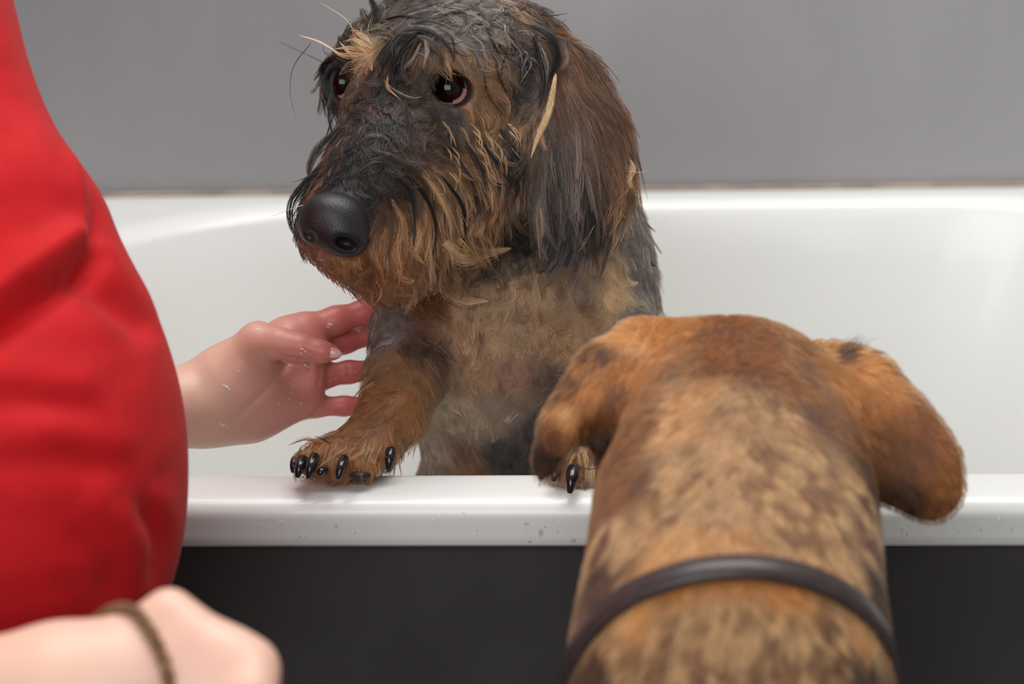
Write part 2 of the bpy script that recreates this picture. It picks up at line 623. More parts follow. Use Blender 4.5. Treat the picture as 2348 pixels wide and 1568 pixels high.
# skull, cheeks, muzzle
el(A, 1035, 175, 1.475, 245, 205, 270, 0, .02)
el(A, 1130, 210, 1.475, 165, 190, 200, 0, .02)
el(A, 1090, 390, 1.455, 140, 145, 160, -20, .025)
ch(A, [(955, 290, 1.44, 155), (880, 400, 1.41, 120), (800, 500, 1.385, 86)], .02)
ch(A, [(980, 480, 1.425, 120), (880, 570, 1.405, 95), (800, 575, 1.393, 62)], .02)
ch(A, [(1000, 560, 1.435, 95), (890, 610, 1.41, 60)], .02)
el(A, 730, 500, 1.405, 44, 90, 70, 12, .015)
el(A, 905, 215, 1.425, 70, 120, 60, 0, .03)
# brows
el(A, 985, 120, 1.418, 75, 50, 45, 10, .018)
el(A, 838, 108, 1.435, 50, 40, 50, -15, .018)
# lids, then sockets
EYE_R = (1034, 206, 1.421, 60)
EYE_L = (796, 193, 1.447, 52)
for ex, ey, ed, er in (EYE_R, EYE_L):
    el(A, ex, ey, ed + .003, er + (26 if ex > 900 else 8), er + 22, er + 8, 0, .010)
el(A, 1034, 204, 1.4075, 50, 43, 46, 20, .004, 's')
el(A, 790, 193, 1.434, 26, 43, 46, 8, .004, 's')
# ear flap seen broadside, and the far one
earN = fw * 0.93 - RT * 0.37
ch(A, [(1235, 110, 1.455, 75), (1285, 190, 1.437, 92), (1330, 320, 1.432, 112), (1335, 430, 1.43, 110), (1300, 540, 1.428, 72)], .012, flat=(earN, 3.6))
ch(A, [(860, 80, 1.54, 40), (838, 160, 1.54, 55), (850, 300, 1.545, 60), (850, 380, 1.545, 45)], .012, flat=(RT, 3.0))
VA, QA = A.mesh(2)

K = []                                               # grooming keys of dog A
def key(x, y, ang, L, lift=12, A_=None, B_=None, mix=.5, rad=.06, clump=.6, curl=0., skin=None):
    K.append((x, y, ang, L, lift, A_, B_, mix, rad, clump, curl, skin))


class Coat:
    """interpolates grooming keys laid on the visible hide to any point of it"""
    def __init__(s, V, Q, keys, dflt):
        bv = BVHTree.FromPolygons([tuple(v) for v in V], [tuple(q) for q in Q])
        pos, val, dirs = [], [], []
        for x, y, ang, L, lift, a, b, mix, rad, clump, curl, skin in keys:
            dr = P(x, y, 1.0) - CAM
            dr /= np.linalg.norm(dr)
            hit = bv.ray_cast(Vector(CAM), Vector(dr))[0]
            if hit is None:
                c = CAM + dr * dflt
                hit = bv.find_nearest(Vector(c))[0]
            pos.append(np.array(hit))
            g = math.radians(ang)
            dirs.append(math.cos(g) * RT - math.sin(g) * UP)
            sk = skin if skin is not None else (np.array(a) * .5 + np.array(b) * .5)
            val.append([L, lift, mix, rad, clump, curl, *a, *b, *sk])
        s.pos, s.val, s.dir = np.array(pos), np.array(val), np.array(dirs)

    def at(s, p, pw=4):
        out = np.zeros((len(p), s.val.shape[1])); dd = np.zeros((len(p), 3))
        for i in range(0, len(p), 20000):
            q = p[i:i + 20000]
            d2 = ((q[:, None] - s.pos[None]) ** 2).sum(2) + 1e-6
            w = d2 ** (-pw / 2)
            w /= w.sum(1, keepdims=True)
            out[i:i + 20000] = w @ s.val
            dd[i:i + 20000] = w @ s.dir
        return out, dd


def scatter(V, Q, n, weight=None):
    T = np.concatenate([Q[:, [0, 1, 2]], Q[:, [0, 2, 3]]])
    a, b, c = V[T[:, 0]], V[T[:, 1]], V[T[:, 2]]
    N = np.cross(b - a, c - a)
    ar = np.linalg.norm(N, axis=1)
    N /= ar[:, None] + 1e-15
    w = ar.copy()
    cen = (a + b + c) / 3
    vis = ((CAM - cen) / np.linalg.norm(CAM - cen, axis=1)[:, None] * N).sum(1)
    w *= np.where(vis > -0.35, 1.0, 0.15)
    if weight is not None: w *= weight(cen)
    i = rng.choice(len(T), n, p=w / w.sum())
    u, v = rng.random(n), rng.random(n)
    f = u + v > 1
    u[f], v[f] = 1 - u[f], 1 - v[f]
    return a[i] + u[:, None] * (b[i] - a[i]) + v[:, None] * (c[i] - a[i]), N[i]


def hair_obj(name, parent, pts, rad, col, mat):
    """pts (n,k,3), rad (n,k), col (n,k,3)"""
    n, k = pts.shape[:2]
    hc = bpy.data.hair_curves.new(name)
    hc.add_curves([k] * n)
    hc.attributes['position'].data.foreach_set('vector', pts.astype(np.float32).ravel())
    ra = hc.attributes.new('radius', 'FLOAT', 'POINT')
    ra.data.foreach_set('value', rad.astype(np.float32).ravel())
    ca = hc.attributes.new('coat', 'FLOAT_COLOR', 'POINT')
    c4 = np.ones((n, k, 4), np.float32)
    c4[..., :3] = np.clip(col, 0.002, .95)
    ca.data.foreach_set('color', c4.ravel())
    hc.materials.append(mat)
    o = link(name, hc, parent)
    o['kind'] = 'stuff'
    return o


def groom(coat, fld, p, n, nk=7, clumpers=22, gravity=0.15, seed=1, cmin=0.0, contrast=3.0, stretch=(1, 1, 1), gshare=1.0, amp=.42, cvar=(.75, 1.25), dark=1.0, lscale=1.0, curlf=55, wispy=0.12, colnoise=260, px_m=1.42 / F, pw=4, tipdark=None, minlen=0.35):
    val, dr = coat.at(p, pw)
    L = val[:, 0] * px_m * lscale * rng.uniform(minlen, 1.15, len(p))
    lift = np.radians(val[:, 1] + rng.normal(0, 5, len(p)))
    t = dr - n * (dr * n).sum(1, keepdims=True)
    t /= np.linalg.norm(t, axis=1, keepdims=True) + 1e-9
    # swirl of the lie of the hair
    sw = noise3(p, curlf * 0.6, seed + 5) * val[:, 5] * 0.9 + rng.normal(0, wispy, len(p))
    b = np.cross(n, t)
    t = t * np.cos(sw)[:, None] + b * np.sin(sw)[:, None]
    d = t * np.cos(lift)[:, None] + n * np.sin(lift)[:, None]
    kap = (noise3(p, curlf, seed + 9) * 1.2 + rng.normal(0, .35, len(p))) * val[:, 5] * 2.6 / (nk - 1)
    pts = np.zeros((len(p), nk, 3))
    x = p - n * 0.0006
    pts[:, 0] = x
    nn = n.copy()
    for i in range(1, nk):
        c, s_ = np.cos(kap)[:, None], np.sin(kap)[:, None]
        d = d * c + np.cross(nn, d) * s_ + nn * (nn * d).sum(1, keepdims=True) * (1 - c)
        d = d + np.array([0, 0, -1.0]) * gravity / (nk - 1)
        d /= np.linalg.norm(d, axis=1, keepdims=True)
        x = x + d * (L / (nk - 1))[:, None]
        sd = fld.sample(x)
        g = fld.grad(x)
        push = np.clip(0.0007 + 0.0012 * i / nk - sd, 0, 0.006)
        push[np.abs(sd) > 0.03] = 0
        x = x + g * push[:, None]
        pts[:, i] = x
    # wet locks: strands gather on a guide towards their tips
    ng = max(8, len(p) // clumpers)
    gi = rng.choice(len(p), ng, replace=False)
    from mathutils.kdtree import KDTree
    kd = KDTree(ng)
    for j, q in enumerate(p[gi]): kd.insert(q, j)
    kd.balance()
    own = np.array([kd.find(q)[1] for q in p])
    s = np.linspace(0, 1, nk)[None, :, None]
    G = pts[gi][own]
    cl = np.clip(np.maximum(val[:, 4], cmin) + rng.normal(0, .08, len(p)), 0, .98)[:, None, None]
    pts = pts + (G - pts) * cl * s ** 0.9
    A_, B_ = val[:, 6:9], val[:, 9:12]
    st = np.array(stretch)
    gm = noise3(p[gi] * st, colnoise, seed + 3)[own] * amp + noise3(p * st, colnoise * .35, seed + 4) * .25
    gm = gm + gshare * rng.normal(0, .22, ng)[own] + rng.normal(0, .07, len(p))
    m = np.clip((val[:, 2] + gm - .5) * contrast + .5, 0, 1)[:, None]
    base = A_ * (1 - m) + B_ * m
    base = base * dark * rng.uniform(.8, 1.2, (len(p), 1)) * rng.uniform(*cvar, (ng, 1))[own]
    colr = np.repeat(base[:, None], nk, 1)
    if tipdark is not None:
        colr = colr * (1 + (tipdark - 1) * s)
    rad = (val[:, 3] * 1e-3)[:, None] * (1 - .75 * s[..., 0] ** 1.5)
    return pts, rad, colr


BLK, DK, BRN = lin(13, 11, 11), lin(38, 29, 25), lin(92, 64, 45)
TAN, GIN, PAL = lin(198, 150, 106), lin(158, 95, 52), lin(240, 208, 160)
GRY, LGR, PINK = lin(100, 91, 87), lin(176, 162, 152), lin(190, 140, 122)
EBR = lin(116, 80, 57)
LTAN, EGR = lin(192, 138, 84), lin(134, 119, 110)  # EGR puts the grey sheen of the wet ear into strand colour
CTAN, CBR = lin(222, 180, 134), lin(150, 116, 88)  # lighter tan and brown, adding light to chest and belly by colour
WET = lin(70, 58, 52)
# crown
for k_ in [
    # x, y, ang, L, lift, A, B, mix, rad, clump, curl
    (880, 15, 250, 60, 10, BLK, GRY, .55, .06, .8, 1.0), (960, 20, 330, 60, 8, GRY, DK, .4, .055, .8, 1.5), (1060, 20, 350, 55, 7, GRY, LGR, .35, .05, .8, 1.6),
    (1140, 30, 20, 50, 7, LGR, DK, .35, .05, .8, 1.5), (1195, 50, 40, 50, 8, TAN, GRY, .5, .05, .75, 1.2), (1100, 90, 10, 50, 7, GRY, LGR, .4, .05, .8, 1.6),
    (1010, 80, 340, 60, 8, LGR, DK, .4, .055, .85, 1.4), (1140, 130, 70, 45, 7, GRY, TAN, .35, .05, .75, 1.6), (1200, 130, 80, 50, 8, BLK, GRY, .35, .055, .8, 1.4),
    (1230, 60, 60, 55, 10, DK, BRN, .5, .055, .8, .8),
    # brows
    (960, 80, 130, 90, 22, BLK, DK, .4, .07, .85, .8), (920, 110, 120, 90, 20, BLK, BRN, .35, .07, .85, .8), (975, 120, 95, 70, 18, BRN, TAN, .4, .06, .75, .6), (1020, 135, 40, 55, 12, BRN, TAN, .5, .05, .7, .6), (1070, 140, 20, 45, 10, TAN, GRY, .4, .05, .7, .8),
    (838, 108, 215, 55, 30, PAL, TAN, .3, .05, .6, .6), (850, 72, 240, 55, 16, BLK, DK, .4, .06, .8, .8), (800, 95, 215, 40, 14, BLK, DK, .4, .06, .8, .8), (795, 140, 190, 45, 18, BLK, DK, .4, .06, .85, .6), (870, 150, 130, 50, 14, TAN, DK, .6, .06, .7, 1.0),
    # between the eyes
    (910, 175, 110, 55, 14, DK, BLK, .4, .06, .8, 1.6), (880, 215, 120, 55, 14, BLK, DK, .5, .06, .8, 1.8), (940, 230, 70, 50, 14, BLK, BRN, .4, .06, .75, 1.5), (860, 260, 110, 45, 12, BLK, BRN, .4, .06, .8, 1.4), (970, 190, 100, 40, 10, DK, BRN, .4, .05, .7, 1.0),
    # below and behind the near eye
    (985, 265, 70, 40, 10, DK, BRN, .4, .05, .6, .5), (1040, 275, 60, 40, 9, DK, GRY, .4, .05, .6, .4), (1095, 255, 40, 42, 12, TAN, BRN, .4, .05, .6, .5), (1110, 190, 30, 42, 10, TAN, BRN, .45, .05, .65, .7), (1150, 200, 50, 50, 10, TAN, BLK, .5, .05, .7, .9), (1195, 210, 80, 50, 8, BLK, GRY, .3, .055, .8, 1.2), (1210, 290, 80, 50, 9, DK, TAN, .5, .055, .8, .8),
    # cheek
    (1020, 330, 60, 55, 13, BRN, BLK, .45, .055, .75, .5), (1090, 320, 50, 55, 14, TAN, BLK, .62, .055, .75, .5), (1150, 320, 60, 65, 14, BLK, TAN, .35, .055, .8, .6), (1120, 400, 72, 90, 16, BLK, TAN, .45, .06, .85, .5), (1180, 380, 85, 80, 14, BLK, BRN, .4, .06, .85, .6), (1190, 460, 75, 60, 18, TAN, GRY, .4, .055, .75, 1.0), (1060, 390, 62, 80, 14, BRN, TAN, .5, .055, .8, .5),
    # bridge of the muzzle
    (880, 300, 150, 55, 12, BLK, DK, .4, .06, .85, .9), (930, 300, 60, 55, 12, BLK, BRN, .5, .06, .8, 1.4), (820, 340, 110, 60, 12, BLK, DK, .4, .06, .85, 1.5), (880, 370, 70, 65, 12, BLK, DK, .4, .06, .9, .8), (940, 370, 60, 75, 14, BRN, BLK, .6, .06, .8, 1.0), (800, 400, 100, 50, 8, BLK, DK, .3, .06, .8, 1.2), (770, 445, 95, 34, 6, BLK, BLK, .4, .06, .85, .5), (835, 455, 80, 40, 6, BLK, BLK, .4, .06, .85, .5), (862, 490, 75, 55, 8, BLK, BRN, .4, .06, .85, .5), (715, 470, 110, 40, 8, BLK, BLK, .4, .06, .85, .5), (850, 425, 50, 70, 10, BLK, DK, .4, .06, .85, 1.2),
    # moustache and beard
    (900, 430, 45, 72, 10, BLK, BRN, .45, .065, .9, .5), (980, 420, 62, 86, 12, BRN, TAN, .5, .065, .9, .4), (1040, 460, 68, 93, 13, TAN, BLK, .4, .065, .9, .4), (870, 500, 60, 64, 12, GIN, BRN, .4, .065, .85, .5), (930, 510, 72, 93, 12, TAN, DK, .35, .065, .9, .4), (990, 540, 80, 100, 13, TAN, GIN, .45, .065, .9, .4), (1050, 560, 84, 100, 15, TAN, BRN, .4, .065, .9, .5), (870, 560, 85, 79, 12, GIN, TAN, .35, .065, .85, .5), (930, 600, 88, 79, 12, GIN, TAN, .45, .065, .9, .5), (1000, 630, 92, 64, 15, TAN, BRN, .4, .065, .9, .8), (860, 620, 95, 34, 10, GIN, BRN, .35, .065, .9, .8), (800, 605, 100, 24, 8, GIN, TAN, .3, .06, .85, .8), (740, 590, 110, 18, 6, GIN, PINK, .4, .06, .8, .6), (705, 480, 110, 50, 15, BLK, GIN, .4, .06, .9, .4), (725, 400, 115, 50, 15, BLK, BRN, .3, .06, .9, .5), (715, 560, 110, 20, 6, GIN, BRN, .4, .06, .8, .5),
    (770, 290, 100, 45, 10, BRN, GIN, .4, .055, .8, .8), (755, 230, 95, 60, 14, BLK, BRN, .35, .055, .85, .6), (765, 340, 105, 60, 14, BRN, DK, .5, .055, .85, .8),
    # ear
    (1265, 90, 50, 70, 8, DK, EBR, .4, .055, .7, .4), (1310, 110, 50, 70, 8, EBR, EBR, .5, .055, .65, .4), (1270, 180, 84, 120, 4, DK, EBR, .5, .06, .6, .2), (1330, 180, 62, 120, 4, EBR, EBR, .45, .06, .6, .2), (1380, 230, 65, 110, 4, EBR, EBR, .4, .06, .6, .2),
    (1260, 320, 92, 150, 3, EGR, DK, .5, .06, .6, .15), (1320, 310, 78, 150, 3, EGR, EBR, .5, .06, .6, .2), (1380, 310, 72, 140, 3, EBR, EBR, .45, .06, .6, .2), (1430, 370, 85, 120, 5, EBR, TAN, .4, .06, .6, .3),
    (1260, 440, 88, 150, 3, EGR, DK, .55, .06, .65, .15), (1320, 430, 88, 150, 3, EGR, BLK, .5, .06, .65, .2), (1380, 420, 95, 140, 3, EBR, DK, .5, .06, .65, .2), (1420, 430, 105, 110, 6, EBR, TAN, .4, .06, .7, .4),
    (1265, 530, 92, 100, 6, BLK, GRY, .35, .06, .8, .4), (1310, 530, 100, 100, 6, BLK, GRY, .4, .06, .8, .4), (1370, 500, 112, 100, 6, DK, BLK, .4, .06, .8, .4),
    # throat and chest
    (1130, 500, 55, 75, 22, GIN, CTAN, .4, .055, .6, 1.0), (1190, 540, 70, 70, 20, BLK, DK, .4, .055, .65, 1.0), (1130, 600, 85, 60, 15, BLK, CBR, .5, .055, .7, 1.0), (1060, 690, 70, 60, 18, CBR, CTAN, .3, .055, .65, 1.2), (1150, 690, 90, 60, 20, CBR, CTAN, .45, .055, .65, 1.4), (1250, 650, 95, 60, 18, CBR, CTAN, .35, .055, .65, 1.4), (1340, 640, 110, 60, 18, LGR, CTAN, .4, .055, .6, 1.2),
    (1440, 520, 95, 50, 12, LGR, GRY, .35, .055, .6, .8), (1470, 640, 95, 45, 12, GRY, LGR, .4, .055, .6, .8), (1410, 660, 150, 75, 26, CTAN, PAL, .3, .055, .6, 1.6), (1350, 720, 165, 75, 26, CTAN, CBR, .35, .055, .6, 1.8), (1470, 740, 110, 50, 14, GRY, LGR, .45, .055, .6, 1.0), (1250, 740, 160, 65, 24, CBR, CTAN, .5, .055, .65, 1.8), (1300, 790, 170, 65, 24, CTAN, CBR, .4, .055, .65, 1.8), (1160, 770, 130, 65, 26, CTAN, CBR, .45, .055, .7, 1.6), (1060, 770, 50, 75, 22, CTAN, GIN, .4, .055, .65, .8), (980, 710, 50, 75, 22, GIN, CBR, .35, .055, .6, .7), (905, 700, 95, 40, 8, GRY, LGR, .4, .05, .6, .6), (1000, 800, 60, 60, 16, DK, CBR, .4, .055, .65, 1.0),
    # near front leg
    (900, 770, 95, 40, 9, GRY, LGR, .4, .05, .6, .8), (955, 800, 90, 45, 10, DK, CBR, .5, .05, .65, .8), (900, 840, 110, 45, 10, CBR, LTAN, .4, .05, .6, .8), (960, 870, 100, 50, 12, CBR, LTAN, .5, .05, .6, .8), (870, 910, 130, 50, 12, GIN, LTAN, .4, .05, .65, .6), (930, 930, 110, 50, 12, GIN, LTAN, .45, .05, .65, .6), (860, 980, 135, 50, 13, GIN, CBR, .35, .05, .7, .6), (800, 1005, 155, 48, 14, GIN, LTAN, .35, .05, .75, .6), (740, 1020, 165, 45, 14, GIN, LTAN, .35, .05, .8, .6), (700, 1050, 140, 36, 12, GIN, LTAN, .45, .05, .8, .5), (760, 1060, 105, 36, 10, GIN, LTAN, .4, .05, .8, .5), (830, 1050, 100, 40, 10, LTAN, GIN, .4, .05, .75, .6), (890, 1010, 100, 45, 12, GIN, LTAN, .5, .05, .7, .6),
    # belly
    (1100, 860, 95, 36, 8, CTAN, CBR, .35, .05, .55, .8), (1180, 860, 95, 36, 7, CBR, PINK, .5, .05, .55, .8), (1260, 880, 100, 40, 9, CBR, GRY, .5, .05, .55, 1.0), (1240, 980, 100, 38, 7, BLK, GRY, .35, .05, .55, .6), (1150, 950, 95, 36, 7, CBR, LGR, .5, .05, .5, .6), (1075, 960, 95, 34, 6, CTAN, LGR, .45, .05, .5, .6), (1015, 940, 100, 30, 4, LGR, PAL, .4, .05, .5, .6), (1010, 1030, 100, 30, 4, LGR, CTAN, .4, .05, .5, .5), (1160, 1050, 95, 36, 6, BLK, GRY, .4, .05, .5, .5), (1060, 1060, 95, 30, 5, CBR, GIN, .4, .05, .5, .5),
    # far front leg
    (1390, 880, 110, 40, 10, GIN, TAN, .4, .05, .6, .6), (1370, 980, 110, 40, 10, GIN, TAN, .4, .05, .6, .6), (1300, 1060, 100, 40, 12, TAN, GIN, .4, .05, .75, .5), (1345, 1070, 95, 44, 12, TAN, PAL, .3, .05, .75, .5), (1320, 1110, 95, 30, 8, TAN, LGR, .3, .05, .7, .4),
]:
    key(*k_)
coatA = Coat(VA, QA, K, 1.47)
EYES = [(P(1034, 206, 1.4245), px(52, 1.423)), (P(794, 193, 1.4495), px(48, 1.45))]
NOSE_C = P(768, 505, 1.368)


def bare_a(c):
    w = np.ones(len(c))
    for q, r in ((EYES[0][0] - fw * .007, .0160), (EYES[1][0] - fw * .007, .0140)):
        w[np.linalg.norm(c - q, axis=1) < r] = 0
    w[np.linalg.norm(c - (NOSE_C - fw * .004), axis=1) < .0165] = 0
    return w


def hide_colors(coat, V, Q, pw=4):
    v, _ = coat.at(V, pw)
    n = noise3(V, 90, 3)[:, None]
    return np.clip(v[:, 12:15] * (.8 + .22 * n), 0, 1)


CA = hide_colors(coatA, VA, QA) * .8
for q, r in ((EYES[0][0] - fw * .006, .0175), (EYES[1][0] - fw * .006, .0175), (NOSE_C, .021)):
    w = np.clip((r - np.linalg.norm(VA - q, axis=1)) / .004, 0, 1)[:, None]
    CA = CA * (1 - w) + w * lin(38, 30, 31)
tag(mesh_obj('body', VA, QA, MAT_HIDE, dogA, CA), 'brown body of the wet dog')


def head_w(c):
    x, y, d = project(c)
    return bare_a(c) * np.where((y < 640) & (x < 1460), 1.7, 1.0)




def resample(a, k):
    t = np.linspace(0, a.shape[1] - 1 - 1e-6, k)
    i = t.astype(int)
    f = (t - i)[None, :, None] if a.ndim == 3 else (t - i)[None]
    return a[:, i] * (1 - f) + a[:, i + 1] * f


pu, nu = scatter(VA, QA, 60000, head_w)
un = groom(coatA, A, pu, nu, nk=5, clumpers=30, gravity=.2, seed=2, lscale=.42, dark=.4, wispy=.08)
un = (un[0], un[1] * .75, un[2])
p, n = scatter(VA, QA, 80000, head_w)
up = groom(coatA, A, p, n, nk=8, clumpers=11, gravity=.35, seed=3, cmin=.88, contrast=4.5, amp=.5, cvar=(.4, 1.35), colnoise=330, wispy=.05)
up = (up[0], up[1] * rng.uniform(1.1, 2.1, (len(p), 1)), up[2])
p = np.concatenate([pu, p])
x, y, d = project(p)
nd = d - 1.405
ear = (x > 1225) & (y < 660) & (d < 1.452) & (x < 1480) & (y > 60) & ((x - 1225) > (y - 700) * .2)
beard = (~ear) & (y > 400) & (y < 700) & (x < 1085 + (y - 400) * .1) & (d < 1.452)
nu_ = len(pu)
under = np.arange(len(p)) < nu_
rest = ~(ear | beard)
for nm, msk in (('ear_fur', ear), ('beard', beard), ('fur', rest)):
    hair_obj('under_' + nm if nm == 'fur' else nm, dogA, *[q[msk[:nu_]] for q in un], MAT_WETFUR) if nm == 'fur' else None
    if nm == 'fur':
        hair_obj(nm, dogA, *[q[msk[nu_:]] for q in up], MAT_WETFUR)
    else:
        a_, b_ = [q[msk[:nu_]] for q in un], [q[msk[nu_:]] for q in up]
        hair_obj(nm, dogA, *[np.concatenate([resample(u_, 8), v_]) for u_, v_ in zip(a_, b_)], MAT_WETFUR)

# eyes
for q, r in EYES:
    V, Fc = ball(q, r, 28)
    V = np.array(V)
    look = -fw * .93 - RT * .24 + UP * .22
    if q is EYES[1][0]: look = -fw * .86 - RT * .42 + UP * .28
    look = look / np.linalg.norm(look)
    dt = ((V - q) / r) @ look
    an = np.degrees(np.arccos(np.clip(dt, -1, 1)))
    c = np.where(an[:, None] < 26, lin(6, 5, 5), np.where(an[:, None] < 51, lin(24, 12, 9), np.where(an[:, None] < 55, lin(14, 9, 9), lin(206, 152, 136))))
    # cornea bulges a little
    V = q + (V - q) * (1 + .06 * np.clip((np.cos(np.radians(an)) - .68) / .32, 0, 1))[:, None]
    tag(mesh_obj('eye', V, Fc, MAT_EYE, dogA, c), 'glossy dark brown eye with pinkish white')

# nose leather
N_ = Field(NOSE_C - .032, NOSE_C + .032, .0007)
# leather pad, nostrils, philtrum
el(N_, 768, 492, 1.369, 74, 52, 62, 8, .004)
el(N_, 788, 545, 1.367, 58, 44, 52, 10, .012)
el(N_, 722, 520, 1.372, 34, 38, 46, 25, .010)
el(N_, 792, 558, 1.3565, 25, 13, 30, 18, .004, 's')
el(N_, 708, 541, 1.3585, 14, 9, 22, 30, .003, 's')
N_.cone(P(738, 540, 1.350), P(752, 600, 1.350), px(3, 1.36), px(5, 1.36), .003, 's')
Vn, Qn = N_.mesh(1)
mesh_obj('nose', Vn, Qn, MAT_NOSE, dogA)


def claw(x0, y0, x1, y1, d0, d1, r, parent):
    a, b = P(x0, y0, d0), P(x1, y1, d1)
    m = (a + b) / 2 - fw * px(r * .8, d0) + UP * px(r * .3, d0)
    pts = spline([a, m, b], 12)
    s_ = np.linspace(0, 1, 12)
    V, Fc = tube(pts, px(r * 1.12, d0) * (1 - .62 * s_ ** 3.0) * (.9 + .1 * np.minimum(1, s_ * 5)), 12)
    mesh_obj('claw', V, Fc, MAT_CLAW, parent)


for q in ((696, 1052, 681, 1095, 1.391, 1.383, 12), (677, 1052, 671, 1084, 1.397, 1.393, 9), (722, 1046, 706, 1097, 1.387, 1.379, 12), (746, 1076, 730, 1090, 1.386, 1.380, 9), (790, 1050, 775, 1099, 1.386, 1.377, 11), (896, 1030, 892, 1083, 1.401, 1.397, 11),
          (1282, 1056, 1268, 1104, 1.385, 1.376, 12), (1316, 1072, 1306, 1131, 1.380, 1.371, 14), (1376, 1080, 1375, 1128, 1.380, 1.372, 11)):
    claw(*q, dogA)

for x_, y_, d_, a_, b_ in ((826, 1090, 1.394, 27, 13),):
    V, Fc = ball(P(x_, y_, d_), px(1, d_), 10, np.array([RT, UP, fw]), (a_, b_, 22))
    mesh_obj('paw_pad', V, Fc, MAT_NOSE, dogA)
bvA = BVHTree.FromPolygons([tuple(v) for v in VA], [tuple(q) for q in QA])


def depth_at(x, y):
    dr = P(x, y, 1.0) - CAM
    h = bvA.ray_cast(Vector(CAM), Vector(dr))[0]
    return None if h is None else float((np.array(h) - CAM) @ fw)


LK = {'lock': [], 'whisker': []}


def lock(pts, n, w, col, rad=.06, lift=5, tip=.08, col2=None, kind='lock', w_tip=None):
    """a wet lock: n strands along a curve, lying a few px off the hide, gathered to a point"""
    ds = [depth_at(a, b) for a, b in pts]
    kn = [i for i, q in enumerate(ds) if q is not None and q < 1.53]
    dv = np.interp(range(len(pts)), kn, [ds[i] for i in kn]) if kn else np.full(len(pts), 1.42)
    if len(dv) > 2: dv = np.convolve(np.pad(dv, 1, mode='edge'), [.25, .5, .25], 'valid')
    c = spline([P(a, b, q - px(lift, 1.42)) for (a, b), q in zip(pts, dv)], 14)
    T = np.gradient(c, axis=0); T /= np.linalg.norm(T, axis=1, keepdims=True)
    sd = np.cross(T, fw); sd /= np.linalg.norm(sd, axis=1, keepdims=True) + 1e-9
    s = np.linspace(0, 1, 14)
    prof_ = px(w, 1.42) * (np.sin(np.clip(s * 2.2 + .35, 0, math.pi / 2)) * (1 - s ** 1.6) + tip * s)
    out, R_, C_ = [], [], []
    for i in range(n):
        u, v = rng.normal(0, .42), rng.normal(0, .3)
        wob = rng.normal(0, .10, (14, 1)).cumsum(0) * .7
        q = c + sd * (prof_ * u)[:, None] + fw * (prof_ * v)[:, None] + sd * prof_[:, None] * wob
        q = q + T * rng.normal(0, .0008, (1, 1))
        out.append(q)
        R_.append(rad * rng.uniform(1.1, 2.0) * 1e-3 * (1 - .75 * s ** 2))
        cc = np.array(col if col2 is None or rng.random() < .6 else col2) * rng.uniform(.75, 1.25)
        C_.append(np.repeat(cc[None], 14, 0))
    LK[kind].append((np.array(out), np.array(R_), np.array(C_)))


# curls under the chin
lock([(1020, 560), (1062, 592), (1115, 580), (1168, 570)], 170, 30, PAL, .06, 34, col2=TAN)
lock([(1050, 550), (1068, 595), (1078, 625), (1056, 650)], 120, 26, TAN, .06, 24, col2=PAL)
lock([(1005, 610), (1030, 660), (1068, 688), (1116, 690)], 150, 25, PAL, .06, 34, col2=TAN)
lock([(1075, 610), (1072, 640), (1050, 665)], 5, 3, TAN, .05, 14)
# moustache on the far side
lock([(740, 380), (700, 420), (669, 465), (668, 515), (692, 555)], 70, 13, BLK, .07, 0, tip=.3)
lock([(742, 410), (705, 455), (686, 500), (700, 560)], 50, 11, GIN, .06, 2, tip=.3, col2=BRN)
lock([(735, 420), (712, 460), (700, 500)], 40, 10, GIN, .06, 4, tip=.3, col2=TAN)
lock([(770, 300), (730, 340), (709, 385), (714, 420)], 60, 14, BLK, .07, 0, tip=.3, col2=BRN)
lock([(775, 330), (745, 370), (725, 395)], 50, 14, BRN, .06, 2, tip=.3, col2=GIN)
# far brow and lashes
lock([(815, 140), (770, 132), (738, 158), (744, 195), (756, 225), (752, 262)], 50, 11, BLK, .065, 4, tip=.15)
lock([(800, 148), (765, 155), (752, 180), (760, 215)], 30, 7, BLK, .06, 4, tip=.15)
lock([(765, 200), (754, 250), (760, 300), (770, 345)], 30, 7, BLK, .06, 0)
lock([(762, 270), (752, 300), (745, 320)], 12, 4, BLK, .06, 0)
lock([(768, 310), (758, 340), (760, 390)], 16, 4, BLK, .06, 0)
for q in ([(850, 110), (815, 92), (790, 95)], [(845, 105), (820, 75), (805, 70)], [(840, 118), (800, 110), (770, 112)], [(840, 125), (805, 122), (782, 100)], [(850, 100), (830, 80), (815, 78)], [(835, 130), (790, 128), (765, 118)]):
    lock(q, 26, 9, PAL, .05, 10, col2=TAN)
# locks on the forehead
lock([(885, 45), (930, 38), (985, 46), (1040, 30), (1066, 32), (1062, 60), (1040, 84)], 26, 6, BLK, .06, 8, tip=.4)
lock([(930, 70), (970, 48), (1010, 55), (1050, 75)], 24, 6, DK, .06, 8)
lock([(865, 135), (895, 100), (935, 70), (985, 72), (1025, 105), (1040, 135)], 50, 9, BLK, .06, 10, tip=.2)
lock([(1000, 60), (1035, 85), (1042, 130), (1025, 160)], 16, 4, DK, .055, 9)
lock([(935, 75), (895, 110), (872, 145), (868, 175)], 90, 22, BLK, .065, 14, col2=DK)
lock([(950, 80), (915, 120), (895, 160), (905, 200)], 90, 24, BLK, .065, 12, col2=DK)
lock([(960, 85), (990, 105), (1010, 130), (1015, 160)], 60, 18, DK, .06, 12, col2=BRN)
lock([(960, 90), (938, 130), (930, 170), (945, 195)], 80, 24, DK, .06, 12, col2=BRN)
lock([(975, 95), (978, 120), (972, 150)], 26, 7, LGR, .055, 16)
lock([(962, 105), (950, 130), (935, 148)], 18, 5, LGR, .05, 16)
lock([(1000, 20), (1060, 60), (1090, 120), (1110, 160)], 50, 10, GRY, .055, 7, col2=LGR)
